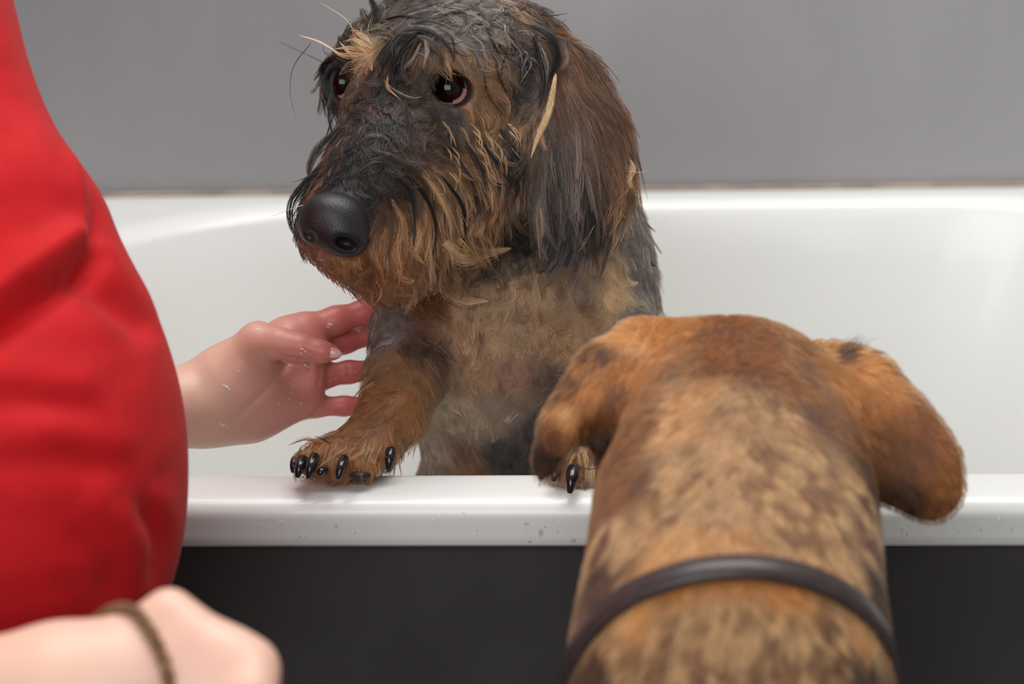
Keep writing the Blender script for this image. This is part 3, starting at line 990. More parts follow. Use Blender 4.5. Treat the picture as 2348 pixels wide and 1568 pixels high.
lock([(1080, 10), (1120, 50), (1130, 110), (1150, 150)], 50, 10, GRY, .055, 7, col2=DK)
lock([(940, 60), (990, 70), (1050, 75), (1080, 55)], 50, 12, LGR, .05, 6, col2=GRY)
lock([(830, 20), (840, 45), (870, 70), (885, 95)], 60, 14, BLK, .065, 8, col2=BRN)
lock([(850, -5), (862, 25), (850, 60), (832, 80)], 60, 16, DK, .065, 10, col2=BLK)
lock([(1020, 140), (1026, 170), (1022, 196)], 5, 2, LGR, .06, 22, tip=.5)
# muzzle
lock([(930, 230), (936, 290), (938, 345), (945, 385)], 18, 5, DK, .06, 10)
lock([(880, 185), (910, 210), (950, 225), (985, 215)], 24, 6, DK, .06, 10, col2=TAN)
lock([(890, 170), (890, 200), (915, 225)], 16, 4, TAN, .05, 12)
lock([(820, 330), (850, 312), (885, 318), (900, 345)], 30, 12, GRY, .05, 4, col2=DK)
lock([(820, 398), (852, 374), (888, 374), (918, 398)], 40, 16, DK, .05, 4, col2=GRY)
lock([(860, 345), (920, 370), (975, 420), (1000, 480)], 50, 9, BRN, .06, 10, col2=DK)
lock([(900, 400), (940, 440), (950, 510), (945, 590)], 36, 7, BLK, .065, 12)
lock([(960, 400), (1000, 440), (1030, 500), (1035, 560)], 40, 9, TAN, .06, 12, col2=PAL)
lock([(930, 400), (975, 450), (1000, 520), (990, 600)], 36, 7, BLK, .06, 12, col2=DK)
lock([(1010, 400), (1060, 470), (1065, 540), (1045, 600)], 36, 7, DK, .06, 12, col2=BLK)
lock([(900, 460), (925, 510), (930, 580), (915, 650)], 40, 9, TAN, .06, 10, col2=GIN)
# cheek
for q, c2 in (([(1070, 330), (1105, 390), (1112, 450), (1092, 495)], BLK), ([(1110, 330), (1140, 380), (1140, 440), (1120, 480)], BLK), ([(1150, 300), (1175, 360), (1172, 420), (1155, 455)], BLK), ([(1175, 330), (1190, 380), (1188, 430), (1178, 462)], DK), ([(1040, 350), (1085, 420), (1095, 480), (1080, 530)], DK)):
    lock(q, 44, 10, c2, .06, 10, tip=.06, col2=DK)
for i in range(36):                                              # short bristly tan hairs of the cheek
    a, b = rng.uniform(990, 1180), rng.uniform(275, 420)
    lock([(a, b), (a + 18, b + 22), (a + 24 + rng.normal(0, 5), b + 50)], 9, 4, TAN, .05, 7, col2=PAL)
# ear
lock([(1274, 175), (1264, 235), (1252, 275), (1232, 320), (1219, 358)], 90, 14, PAL, .055, 8, tip=.05, col2=TAN)
lock([(1222, 60), (1262, 85), (1278, 130), (1262, 178)], 90, 17, BLK, .06, 12, tip=.1, col2=DK)
lock([(1225, 85), (1238, 140), (1246, 190), (1236, 248)], 70, 18, BLK, .05, 10, tip=.1, col2=GRY)
lock([(1235, 100), (1252, 150), (1250, 200)], 50, 14, DK, .05, 12, tip=.1, col2=LGR)
lock([(1245, 70), (1300, 82), (1330, 105), (1362, 150)], 50, 12, GIN, .055, 4, col2=BRN)
lock([(1300, 95), (1330, 110), (1368, 155)], 16, 5, BRN, .055, 2)
lock([(1440, 360), (1452, 390), (1428, 425), (1405, 468), (1432, 498)], 40, 9, TAN, .05, 3, col2=PAL, tip=.2)
lock([(1445, 380), (1440, 430), (1415, 460)], 30, 7, PAL, .05, 4, col2=TAN)
lock([(1395, 470), (1420, 490), (1450, 500), (1458, 520)], 14, 4, TAN, .05, 2)
lock([(1395, 490), (1415, 520), (1420, 550), (1408, 578)], 14, 4, DK, .05, 2)
lock([(1330, 530), (1318, 575), (1285, 608), (1232, 626)], 40, 9, BLK, .06, 6, tip=.1)
lock([(1265, 500), (1262, 560), (1236, 600), (1232, 622)], 40, 9, BLK, .06, 6, tip=.1, col2=TAN)
lock([(1290, 540), (1282, 590), (1255, 615)], 40, 9, DK, .06, 6, tip=.1, col2=BLK)
lock([(1360, 520), (1330, 570), (1305, 590), (1290, 620)], 36, 8, DK, .06, 4, tip=.1, col2=TAN)
lock([(1235, 420), (1232, 470), (1220, 500), (1200, 518)], 36, 7, DK, .055, 5, tip=.1, col2=TAN)
lock([(1240, 480), (1245, 520), (1240, 560)], 30, 7, TAN, .055, 6, tip=.1)
# body
lock([(1462, 470), (1480, 510), (1502, 531)], 30, 8, DK, .06, 0)
lock([(1480, 570), (1490, 600), (1504, 610)], 20, 6, DK, .06, 0)
lock([(1100, 790), (1122, 825), (1118, 858)], 50, 12, TAN, .055, 8)
lock([(1095, 800), (1088, 830), (1076, 850)], 20, 5, TAN, .05, 8)
lock([(735, 1014), (700, 1008), (664, 1020)], 24, 7, GIN, .05, 4)
lock([(760, 1020), (740, 1008), (722, 1000)], 12, 5, DK, .05, 6)
lock([(790, 1030), (760, 1050), (725, 1075)], 20, 5, TAN, .05, 8, tip=.3)
lock([(735, 1035), (722, 1060), (720, 1100)], 12, 3, TAN, .05, 12, tip=.3)
lock([(830, 1040), (800, 1055), (772, 1052)], 26, 7, TAN, .05, 8)
for q in ([(1318, 1030), (1296, 1056), (1288, 1100)], [(1330, 1030), (1312, 1050), (1300, 1085)], [(1340, 1032), (1345, 1060), (1340, 1110)], [(1355, 1036), (1366, 1066), (1366, 1116)], [(1325, 1040), (1330, 1070), (1334, 1120)], [(1300, 1045), (1280, 1070), (1274, 1104)]):
    lock(q, 30, 9, TAN, .05, 8, tip=.3, col2=PAL)
    lock([(a + 7, b + 6) for a, b in q], 20, 8, GIN, .05, 6, tip=.3, col2=BRN)
for i in range(26):                                              # wet strands over the toes
    a = rng.uniform(690, 880); b = 1012 + max(0, (780 - a)) * .12 + rng.uniform(0, 20)
    lock([(a, b), (a - 10, b + 25), (a - 14 + rng.normal(0, 5), b + 55)], 16, 6, TAN, .05, 7, tip=.2, col2=(GIN, DK)[i % 2])
# drips and wisps below the chin
for q in ([(862, 640), (857, 690), (868, 730), (857, 768)], [(870, 640), (868, 665), (876, 690)], [(760, 600), (762, 630), (776, 655)], [(785, 612), (778, 640), (772, 658)], [(800, 615), (812, 645), (840, 655)], [(830, 630), (838, 652), (865, 650)], [(905, 650), (915, 675), (905, 695)], [(960, 660), (965, 690), (970, 705)], [(845, 640), (835, 665), (845, 690)], [(985, 655), (975, 670), (960, 672)], [(920, 655), (935, 680), (960, 680)]):
    lock(q, 8, 3, BRN, .06, 4, tip=.2, col2=GIN)
for i in range(16):
    a = rng.uniform(850, 1010); b = 600 + (a - 740) * .22 + rng.uniform(-10, 25)
    lock([(a, b), (a + rng.normal(2, 6), b + 28), (a + rng.normal(6, 10), b + 55)], 14, 6, GIN, .055, 6, col2=TAN)
# wavy strands lying on the crown, the temple and the bridge of the muzzle
for i in range(170):
    a, b = (rng.uniform(850, 1225), rng.uniform(-5, 165)) if i < 120 else (rng.uniform(810, 930), rng.uniform(200, 420))
    if b > 120 and a < 1080 and i < 120: continue
    g = rng.uniform(-.4, .5) + (a - 1000) / 260 + (b - 60) / 150 if i < 120 else rng.uniform(.4, 2.6)
    w_, ph, L_ = rng.uniform(3, 9), rng.uniform(0, 6), rng.uniform(40, 110)
    pts_ = []
    for t in np.linspace(0, 1, 6):
        g += rng.normal(0, .16) + .35 * math.sin(ph) * .5
        pts_.append((a, b)); a += L_ / 5 * math.cos(g) + w_ * math.sin(ph + t * 7) * .5; b += L_ / 5 * math.sin(g) + w_ * math.cos(ph + t * 7) * .5
    lock(pts_, 12, rng.uniform(2.5, 6), (BLK, DK, GRY, LGR)[rng.integers(0, 4)] if i < 120 else (BLK, DK)[rng.integers(0, 2)], .05, 6, tip=.15, col2=DK)
# long single whiskers
for q, c2 in (([(760, 152), (700, 124), (638, 95)], BLK), ([(712, 100), (675, 150), (665, 205), (676, 268)], BLK), ([(775, 138), (745, 120), (742, 92)], BLK), ([(815, 75), (790, 40), (735, 6)], PAL), ([(770, 118), (730, 95), (690, 82)], PAL), ([(745, 385), (705, 405), (668, 419)], BLK), ([(735, 460), (680, 475), (625, 495)], LGR), ([(1440, 392), (1465, 396), (1490, 392)], TAN), ([(760, 560), (720, 580), (690, 600)], GRY), ([(740, 510), (705, 540), (690, 570)], GRY), ([(1322, 1068), (1350, 1075), (1378, 1072)], BLK)):
    lock(q, 3, 1.6, c2, .11, 6, tip=.3, kind='whisker')
for nm, ob in (('lock', 'wet_locks'), ('whisker', 'whiskers')):
    hair_obj(ob, dogA, np.concatenate([q[0] for q in LK[nm]]), np.concatenate([q[1] for q in LK[nm]]), np.concatenate([q[2] for q in LK[nm]]), MAT_WETFUR)

# ------------------------------------------------------------------ smooth dog
dogB = empty('dog', P(1690, 1900, 1.05) * [1, 1, 0])
tag(dogB, 'short-haired tan and brown dog seen from behind in front of the bathtub, wearing a collar', 'dog')
c0 = P(1700, 1100, 1.15)
B = Field(c0 + [-0.16, -0.30, -0.70], c0 + [0.16, 0.26, 0.13], 0.0024)
ch(B, [(1690, 1000, 1.21, 215), (1686, 1130, 1.165, 278), (1684, 1300, 1.12, 292), (1670, 1480, 1.085, 304), (1660, 1700, 1.085, 312)], .03)
sh = P(1680, 1700, 1.085)
hipB = np.array([sh[0] + .0, -0.33, 0.215])
mid = np.array([sh[0], -0.31, 0.42])
B.chain([(sh, px(318, 1.085)), (mid, .072), (hipB, .075)], .04)
for sx in (-1, 1):
    B.chain([(sh + [.028 * sx, .05, -0.05], .034), (np.array([sh[0] + .06 * sx, -.2, .50]), .032), (np.array([sh[0] + .05 * sx, -.07, .535]), .022), (np.array([sh[0] + .045 * sx, -.022, .562]), .019)], .02)
    h0 = hipB + [.045 * sx, 0, 0]
    B.chain([(h0, .055), (h0 + [.02 * sx, .05, -.085], .04), (np.array([h0[0] + .022 * sx, -.345, .06]), .02), (np.array([h0[0] + .022 * sx, -.30, .018]), .018)], .015)
B.chain([(hipB + [0, -.05, -.02], .022), (hipB + [.01, -.12, -.08], .014), (hipB + [.02, -.2, -.10], .007)], .02)
# skull, muzzle beyond it
el(B, 1628, 942, 1.245, 260, 164, 190, 9, .03)
el(B, 1490, 850, 1.245, 90, 78, 80, 0, .03)
el(B, 1690, 960, 1.21, 200, 180, 150, 0, .04)
ch(B, [(1640, 960, 1.29, 130), (1630, 1010, 1.37, 85)], .03)
el(B, 1620, 985, 1.365, 70, 75, 110, 0, .02)
# ears
nL = fw * .75 + RT * .35 + UP * .55
ch(B, [(1462, 800, 1.225, 62), (1400, 870, 1.205, 74), (1345, 940, 1.195, 62), (1296, 985, 1.188, 52)], .014, flat=(fw + .25 * RT, 1.5))
ch(B, [(1276, 990, 1.198, 36), (1258, 1045, 1.206, 26), (1240, 1092, 1.206, 12)], .010, flat=(fw, 1.4))
ch(B, [(1440, 930, 1.215, 75), (1450, 1040, 1.20, 62)], .02)
ch(B, [(1905, 850, 1.232, 62), (1962, 905, 1.222, 88), (2040, 1000, 1.205, 92), (2108, 1085, 1.198, 82), (2138, 1128, 1.2, 56)], .014, flat=(fw + .3 * RT, 1.9))
ch(B, [(1930, 940, 1.215, 80), (1945, 1060, 1.20, 60)], .02)
el(B, 1380, 1005, 1.175, 54, 50, 95, 20, .012, 's')  # hollow carved between ear and neck to make a shadow
el(B, 2062, 1120, 1.232, 28, 58, 30, -35, .01)
VB, QB = B.mesh(2)


# ------------------------------------------------------------------ the person washing the dog
per = empty('person', P(-250, 1500, 1.25) * [1, 1, 0])
tag(per, 'person in a red T-shirt beside the bathtub, one hand reaching to the wet dog', 'person')
T0 = P(-150, 800, 1.25)
S = Field(T0 + [-.42, -.26, -.42], T0 + [.18, .24, .48], .0036)


def shirt_shape(Fd, g):
    """torso in the T-shirt; g = growth in px"""
    ch(Fd, [(-560, -700, 1.27, 390 + g), (-450, 100, 1.26, 430 + g), (-340, 560, 1.255, 470 + g)], .05)
    ch(Fd, [(-440, 500, 1.255, 500 + g), (-350, 900, 1.245, 540 + g), (-350, 1300, 1.25, 520 + g), (-420, 1900, 1.27, 500 + g)], .03)
    ch(Fd, [(-495, -240, 1.255, 262 + g), (-240, 184, 1.25, 255 + g), (-8, 574, 1.24, 255 + g), (95, 770, 1.235, 245 + g)], .015)
    el(Fd, 28, 1080, 1.23, 402 + g, 615 + g, 430 + g, 0, .012)
    Fd.cone(P(-570, -560, 1.20), P(-570, -560, 1.36), .06 + px(g, 1.15), .06 + px(g, 1.15), .05)
    Fd.cone(P(-560, -480, 1.36), P(-500, 60, 1.37), .055 + px(g, 1.15), .058 + px(g, 1.15), .03)
    Fd.cone(P(-520, -250, 1.19), P(-640, 700, 1.10), .062 + px(g, 1.15), .064 + px(g, 1.15), .03)


shirt_shape(S, 0)
VS, QS = S.mesh(2)
# folds of the cotton
n1 = noise3(VS * [1, 1, 1.8], 16, 3); n2 = noise3(VS * [1, 1, 2.4], 38, 4)
NS = S.grad(VS)
sx_, sy_, _ = project(VS)
disp = n1 * .0022 + n2 * .0008 - .0012
disp += .012 * np.exp(-((sx_ - 40) / 170) ** 2 - ((sy_ - 440) / 190) ** 2)
for ln, a_, up_, w_ in (([(-300, 900), (-150, 825), (0, 722), (110, 650), (190, 590), (222, 555)], .009, .007, 1.0), ([(185, 590), (260, 650), (335, 705), (395, 765)], .006, .003, 1.2), ([(192, 590), (205, 500), (185, 400), (165, 330)], .003, .002, .6),
                        ([(-100, 905), (80, 900), (260, 935)], .0025, .002, 1.2), ([(-100, 1045), (150, 1035), (330, 1060)], .002, .002, 1.2), ([(330, 1120), (390, 1240), (370, 1380)], .004, .002, .9), ([(150, 1180), (260, 1250), (300, 1400)], .002, .002, 1.4)):
    c_ = spline(ln, 60)
    t_ = np.gradient(c_, axis=0); t_ /= np.linalg.norm(t_, axis=1, keepdims=True)
    for i in range(0, len(VS), 20000):
        dx_, dy_ = sx_[i:i + 20000, None] - c_[None, :, 0], sy_[i:i + 20000, None] - c_[None, :, 1]
        d2_ = dx_ ** 2 + dy_ ** 2
        j_ = d2_.argmin(1); r_ = np.arange(len(j_))
        sg = np.sign(t_[j_, 0] * dy_[r_, j_] - t_[j_, 1] * dx_[r_, j_])
        s1 = np.sqrt(d2_[r_, j_]) * np.where(sg == 0, 1, sg) / w_
        e_ = np.clip(np.minimum(j_, 59 - j_) / 12, 0, 1)
        disp[i:i + 20000] += e_ * 1.4 * (-a_ * np.exp(-((s1 - 18) / 32) ** 2) + up_ * np.exp(-((s1 + 40) / 45) ** 2))
VS = VS + NS * (disp * np.clip((NS @ -fw) * 2.5, .1, 1))[:, None]
SK = lin(228, 184, 164)


# left arm, palm towards the camera, fingers at the dog's chest
hc_ = P(560, 880, 1.46)
Lh = Field(hc_ + [-.24, -.12, -.09], hc_ + [.13, .10, .13], .0013)
def lc(pts, k): ch(Lh, pts, k)
lc([(-250, 500, 1.33, 190), (-160, 900, 1.37, 150), (250, 950, 1.43, 100), (440, 932, 1.455, 76)], .02)
lc([(440, 930, 1.455, 76), (520, 912, 1.465, 84), (600, 890, 1.47, 84)], .02)
lc([(470, 960, 1.465, 46), (580, 948, 1.475, 52), (690, 925, 1.48, 36)], .012)
lc([(600, 880, 1.475, 78), (690, 868, 1.482, 58)], .014)
lc([(560, 850, 1.478, 62), (668, 778, 1.485, 44), (700, 762, 1.487, 31)], .014)
lc([(620, 860, 1.48, 60), (715, 806, 1.487, 36)], .014)
lc([(530, 850, 1.455, 66), (592, 786, 1.448, 46)], .014)
lc([(640, 776, 1.486, 36), (700, 755, 1.489, 33), (770, 735, 1.493, 30), (840, 714, 1.498, 27), (895, 700, 1.504, 23)], .006)
lc([(690, 806, 1.494, 33), (790, 783, 1.507, 27), (850, 766, 1.512, 25), (905, 750, 1.516, 21)], .004)
lc([(690, 866, 1.486, 38), (745, 862, 1.49, 27), (800, 853, 1.494, 25), (870, 847, 1.50, 23), (915, 843, 1.505, 20)], .004)
lc([(672, 928, 1.484, 34), (722, 932, 1.486, 24), (790, 931, 1.49, 21.5), (845, 928, 1.495, 19), (875, 927, 1.498, 16)], .004)
lc([(592, 784, 1.446, 43), (640, 787, 1.44, 33), (690, 797, 1.436, 28), (738, 806, 1.434, 22), (770, 809, 1.434, 15)], .006)
VL, QL = Lh.mesh(2)
NL_ = Lh.grad(VL)
hx, hy, _ = project(VL)
VL = VL - NL_ * (.0035 * np.exp(-((hx - 690) / 42) ** 2 - ((hy - 862) / 42) ** 2) * (NL_ @ -fw > .2))[:, None]
for cr, ca, cw in (([(662, 836), (634, 868), (598, 905), (560, 940), (535, 968)], .0012, 8), ([(700, 800), (712, 822), (716, 850)], .0006, 5), ([(798, 840), (801, 864)], .0005, 5), ([(735, 842), (737, 862), (732, 884)], .0006, 5), ([(640, 812), (662, 824), (688, 830)], .0008, 6)):
    c_ = spline(cr, 40)
    dd = np.sqrt(((hx[:, None] - c_[None, :, 0]) ** 2 + (hy[:, None] - c_[None, :, 1]) ** 2).min(1))
    w_ = np.exp(-(dd / cw) ** 2) * (NL_ @ -fw > .2)
    VL = VL - NL_ * (ca * w_)[:, None]


# right arm in front, braided bracelet, closed hand
rc_ = P(300, 1560, .975)
Rh = Field(rc_ + [-.22, -.09, -.10], rc_ + [.075, .09, .065], .0016)
def rcn(pts, k): ch(Rh, pts, k)
rcn([(-420, 1700, 1.0, 190), (-120, 1655, .985, 168), (150, 1598, .975, 150), (290, 1570, .972, 136)], .02)
rcn([(290, 1570, .972, 132), (395, 1545, .972, 116), (480, 1555, .972, 104)], .012)
rcn([(320, 1476, .972, 70), (388, 1406, .970, 46)], .010)
rcn([(388, 1410, .970, 46), (440, 1468, .968, 56), (520, 1515, .967, 64), (574, 1534, .968, 50)], .010)
for i, (kx, ky, kd) in enumerate(((572, 1535, .965), (575, 1590, .955), (560, 1645, .95), (530, 1695, .95))):
    r = (52, 50, 47, 42)[i]
    rcn([(470, 1570 + 30 * i, .965, 70), (kx, ky, kd, r)], .012)
    rcn([(kx, ky, kd, r - 3), (kx + 15, ky + 60, kd + .012, r - 8)], .006)
    rcn([(kx + 15, ky + 60, kd + .012, r - 8), (kx - 75, ky + 85, kd + .028, r - 10), (kx - 120, ky + 55, kd + .024, r - 13)], .006)
rcn([(400, 1440, .985, 50), (450, 1520, 1.01, 44), (520, 1590, 1.015, 38), (560, 1640, 1.012, 30)], .008)
VR, QR = Rh.mesh(2)
# head, neck and trunk under the shirt
hd = P(-300, -700, 1.27)
Bd = Field(T0 + [-.42, -.38, -.45], T0 + [.16, .24, .76], .006)
shirt_shape(Bd, -115)
ua = [P(-520, -250, 1.19), P(-640, 700, 1.10), P(-660, 1560, 1.02)]
Bd.chain([(ua[0], .05), (ua[1], .043), (ua[2], .038), (P(-380, 1692, 1.0), .034)], .02)
top = P(-560, -780, 1.27)
Bd.chain([(P(-540, -420, 1.36), .045), (P(-420, 250, 1.37), .042), (P(-250, 600, 1.34), .036)], .02)
Bd.chain([(top + [-.01, 0, -.06], .062), (top + [.005, 0, .12], .054)], .03)
Bd.ell(top + [.015, 0, .22], (.078, .072, .108), np.eye(3), .02)
Bd.ell(top + [.085, 0, .205], (.017, .012, .016), np.eye(3), .012)
Bd.ell(top + [.035, 0, .145], (.042, .042, .03), np.eye(3), .02)
VT, QT = Bd.mesh(2)


def skin_cols(V):
    n = noise3(V, 60, 2)
    return SK * (1 + .05 * n[:, None] * np.array([.4, 1, 1]))


cL = skin_cols(VL)
qx, qy, _ = project(VL)
red = np.clip((qx - 490) / 300, 0, 1)[:, None]                  # fingers flushed by the warm water
cL = cL * (1 - red) + red * lin(210, 112, 106)
cR = skin_cols(VR) * 1.12
Vp = np.concatenate([VT, VL, VR])
Qp = np.concatenate([QT, QL + len(VT), QR + len(VT) + len(VL)])
mesh_obj('body', Vp, Qp, MAT_SKIN, per, np.concatenate([skin_cols(VT), cL, cR]))
tag(mesh_obj('t_shirt', VS, QS, MAT_SHIRT, per), 'plain red T-shirt')
hp = P(-420, 1860, 1.27)
Tr = Field(hp + [-.36, -.2, -hp[2] - .0], hp + [.34, .2, .14], .008)
ch(Tr, [(-420, 1700, 1.27, 470), (-420, 2000, 1.28, 560)], .05)
for sy in (-1, 1):
    h_ = hp + [0, .07 * sy, -.08]
    kn = np.array([hp[0] + .20, hp[1] + .075 * sy, .075])
    an = np.array([hp[0] - .16, hp[1] + .08 * sy, .06])
    Tr.chain([(h_, .085), (kn, .065), (an, .045), (an + [-.1, 0, -.01], .035)], .03)
Vt, Qt = Tr.mesh(2)
mesh_obj('trousers', Vt, Qt, mat_plain('dark_denim', lin(38, 42, 58), .8, .2, var=.2, scale=300), per)
# bob of hair on the head out of the picture
V, Fc = ball(top + [-.012, 0, .235], .1, 14, np.eye(3), (.9, .86, 1.05))
V = np.array(V); V[:, 0] = np.minimum(V[:, 0], top[0] + .05)
mesh_obj('hair', V, Fc, mat_plain('brown_hair', lin(60, 40, 30), .5, var=.3, scale=80), per)
for ex in (-1, 1):
    V, Fc = ball(top + [.083, .03 * ex, .235], .011, 8, np.eye(3))
    mesh_obj('eye', V, Fc, mat_plain('person_eye', lin(60, 45, 35), .1), per)
V, Fc = loft([np.array([top + [.083 - .004 * abs(t), .022 * t, .160 + .003 * s_] for s_ in (-1, 1)]) for t in np.linspace(-1, 1, 7)], closed=False)
mesh_obj('mouth', V, Fc, mat_plain('lips', lin(180, 95, 95), .4), per)
# thumb nail
nv, nf = ball(P(758, 808, 1.4303), px(15, 1.43), 10, np.array([RT * .98 - UP * .16, UP * .98 + RT * .16, fw]), (1.85, .85, .42))
mesh_obj('fingernail', nv, nf, MAT_NAIL, per)


def ring_on(Fd, c, a1, a2, n, off, sm=3):
    """closed loop around a limb: from c march outwards in the plane (a1, a2) to its skin"""
    th = np.linspace(0, 2 * math.pi, n, endpoint=False)
    D = np.cos(th)[:, None] * a1 + np.sin(th)[:, None] * a2
    t = np.full(n, .008)
    done = np.zeros(n, bool)
    for _ in range(400):
        s_ = Fd.sample(c + D * t[:, None])
        done |= s_ >= 0
        t = np.where(done, t, t + .0006)
    for _ in range(sm): t = (np.roll(t, 1) + 2 * t + np.roll(t, -1)) / 4
    return c + D * (t + off)[:, None], D


def unit(v): return v / np.linalg.norm(v)


# bracelet: two cords twisted round one another
pA, pB = P(262, 1436, .972), P(418, 1575, .952)
cB = P(300, 1572, .972)
ax_ = unit(RT * .78 + UP * .12 + fw * .60)
a1 = unit(np.cross(ax_, fw)); a2 = np.cross(ax_, a1)
lp, D = ring_on(Rh, cB, a1, a2, 90, .0012)
brc = []
for ph in (0, math.pi):
    th = np.linspace(0, 2 * math.pi * 16, 360, endpoint=False) + ph
    i = np.arange(360) / 4
    base = np.stack([np.interp(i, np.arange(91), np.append(lp[:, k], lp[0, k])) for k in range(3)], 1)
    dd = np.stack([np.interp(i, np.arange(91), np.append(D[:, k], D[0, k])) for k in range(3)], 1)
    pts = base + dd * (np.cos(th) * .0011)[:, None] + ax_ * (np.sin(th) * .0013)[:, None]
    V, Fc = tube(np.concatenate([pts, pts[:1]]), .0017, 8)
    brc.append((V, Fc))
Vb = np.concatenate([b_[0] for b_ in brc])
Fb = brc[0][1] + [tuple(i + len(brc[0][0]) for i in q) for q in brc[1][1]]
tag(mesh_obj('bracelet', Vb, Fb, MAT_CORD, per), 'brown braided cord bracelet')
# ------------------------------------------------------------------ coat and collar of the smooth dog
RB, DRB, ORG = lin(164, 96, 46), lin(112, 66, 36), lin(220, 144, 68)  # ORG also puts lit patches of head and ears into the coat
LT, MB, DB = lin(240, 184, 122), lin(98, 64, 48), lin(36, 28, 27)
KB = []
for k_ in [
    (1500, 770, 100, 42, 10, ORG, RB, .4), (1560, 770, 80, 40, 9, RB, ORG, .35), (1640, 765, 90, 38, 8, DRB, RB, .5), (1740, 780, 90, 38, 8, RB, DRB, .45), (1830, 815, 80, 38, 8, RB, DRB, .4),
    (1560, 840, 95, 40, 8, RB, DRB, .35), (1650, 840, 90, 40, 8, RB, DRB, .45), (1740, 860, 90, 40, 8, RB, MB, .45), (1480, 870, 120, 42, 8, RB, ORG, .3), (1840, 880, 75, 40, 8, RB, DRB, .4),
    (1580, 920, 95, 44, 9, RB, LT, .45), (1680, 920, 90, 44, 9, LT, MB, .4), (1780, 940, 85, 44, 9, MB, LT, .5), (1860, 950, 80, 42, 9, RB, MB, .4), (1480, 980, 110, 44, 9, RB, DRB, .4), (1540, 980, 100, 44, 9, LT, RB, .45),
    # left ear; lit lobe and shadowed recess are painted into the coat
    (1440, 780, 140, 44, 9, ORG, LT, .35), (1400, 850, 130, 44, 8, RB, ORG, .35), (1340, 905, 130, 46, 8, RB, ORG, .4), (1375, 828, 130, 40, 8, DB, RB, .5), (1310, 900, 130, 40, 8, DB, RB, .55), (1300, 960, 110, 40, 8, ORG, LT, .3), (1270, 1000, 100, 40, 8, RB, DRB, .4), (1248, 1060, 95, 34, 8, DRB, DB, .5), (1350, 975, 90, 40, 8, DRB, RB, .4), (1385, 1010, 90, 30, 6, DB, DRB, .4), (1420, 920, 110, 44, 8, DRB, RB, .45), (1440, 1030, 95, 42, 8, DRB, RB, .5),
    # right ear
    (1930, 815, 30, 46, 16, ORG, DB, .35), (1965, 850, 45, 50, 12, ORG, RB, .3), (1930, 900, 65, 46, 8, RB, ORG, .4), (2000, 930, 50, 48, 8, RB, ORG, .35), (2060, 1000, 55, 46, 8, RB, DRB, .4), (2120, 1060, 55, 44, 8, RB, DRB, .5), (2170, 1120, 60, 36, 8, RB, ORG, .4), (2095, 1150, 70, 36, 8, DB, DRB, .4), (2150, 1165, 70, 36, 8, RB, DRB, .4), (1960, 1010, 85, 44, 8, DRB, RB, .45), (1985, 1080, 95, 40, 9, DRB, DB, .5),
    # neck
    (1430, 1130, 95, 46, 10, RB, MB, .5), (1400, 1230, 95, 46, 10, MB, LT, .5), (1480, 1100, 95, 46, 10, MB, RB, .4), (1540, 1080, 95, 48, 10, LT, MB, .4), (1640, 1060, 90, 48, 10, LT, MB, .42), (1760, 1060, 88, 48, 10, LT, MB, .48), (1870, 1060, 84, 48, 10, LT, MB, .45), (1950, 1120, 88, 48, 10, MB, LT, .5), (1540, 1180, 95, 48, 10, LT, MB, .42), (1660, 1180, 90, 48, 10, LT, MB, .4), (1790, 1180, 88, 48, 10, LT, MB, .5), (1900, 1180, 86, 48, 10, LT, MB, .5), (1980, 1230, 90, 46, 10, MB, LT, .5),
    (1450, 1250, 100, 48, 10, MB, LT, .6), (1560, 1250, 95, 44, 9, LT, ORG, .4), (1690, 1240, 90, 44, 9, RB, LT, .5), (1820, 1270, 85, 46, 10, LT, MB, .4), (1940, 1330, 88, 48, 10, LT, MB, .4), (1380, 1330, 100, 48, 10, MB, DB, .4), (2005, 1350, 92, 46, 10, MB, DB, .5), (1980, 1450, 88, 48, 10, ORG, LT, .4),
    # shoulders below the collar
    (1560, 1340, 110, 55, 14, ORG, RB, .4), (1680, 1320, 92, 55, 14, RB, ORG, .4), (1800, 1350, 75, 55, 14, ORG, RB, .45), (1450, 1420, 115, 58, 14, ORG, LT, .4), (1400, 1500, 105, 58, 14, LT, MB, .4), (1560, 1430, 105, 58, 14, LT, MB, .4), (1680, 1430, 90, 58, 14, LT, MB, .45), (1800, 1450, 80, 58, 14, LT, MB, .45), (1910, 1470, 75, 56, 14, LT, MB, .45), (1500, 1540, 100, 56, 14, LT, MB, .45), (1680, 1540, 90, 56, 14, LT, MB, .5), (1850, 1550, 85, 56, 14, LT, MB, .5), (1370, 1560, 100, 56, 14, DB, MB, .5), (1980, 1560, 85, 56, 14, MB, DB, .5),
]:
    KB.append((k_[0], k_[1], k_[2], k_[3] * .66, *k_[4:], .075, .4, .25, None))
coatB = Coat(VB, QB, KB, 1.12)
tag(mesh_obj('body', VB, QB, MAT_HIDE, dogB, hide_colors(coatB, VB, QB) * .8), 'tan and brown body of the short-haired dog')
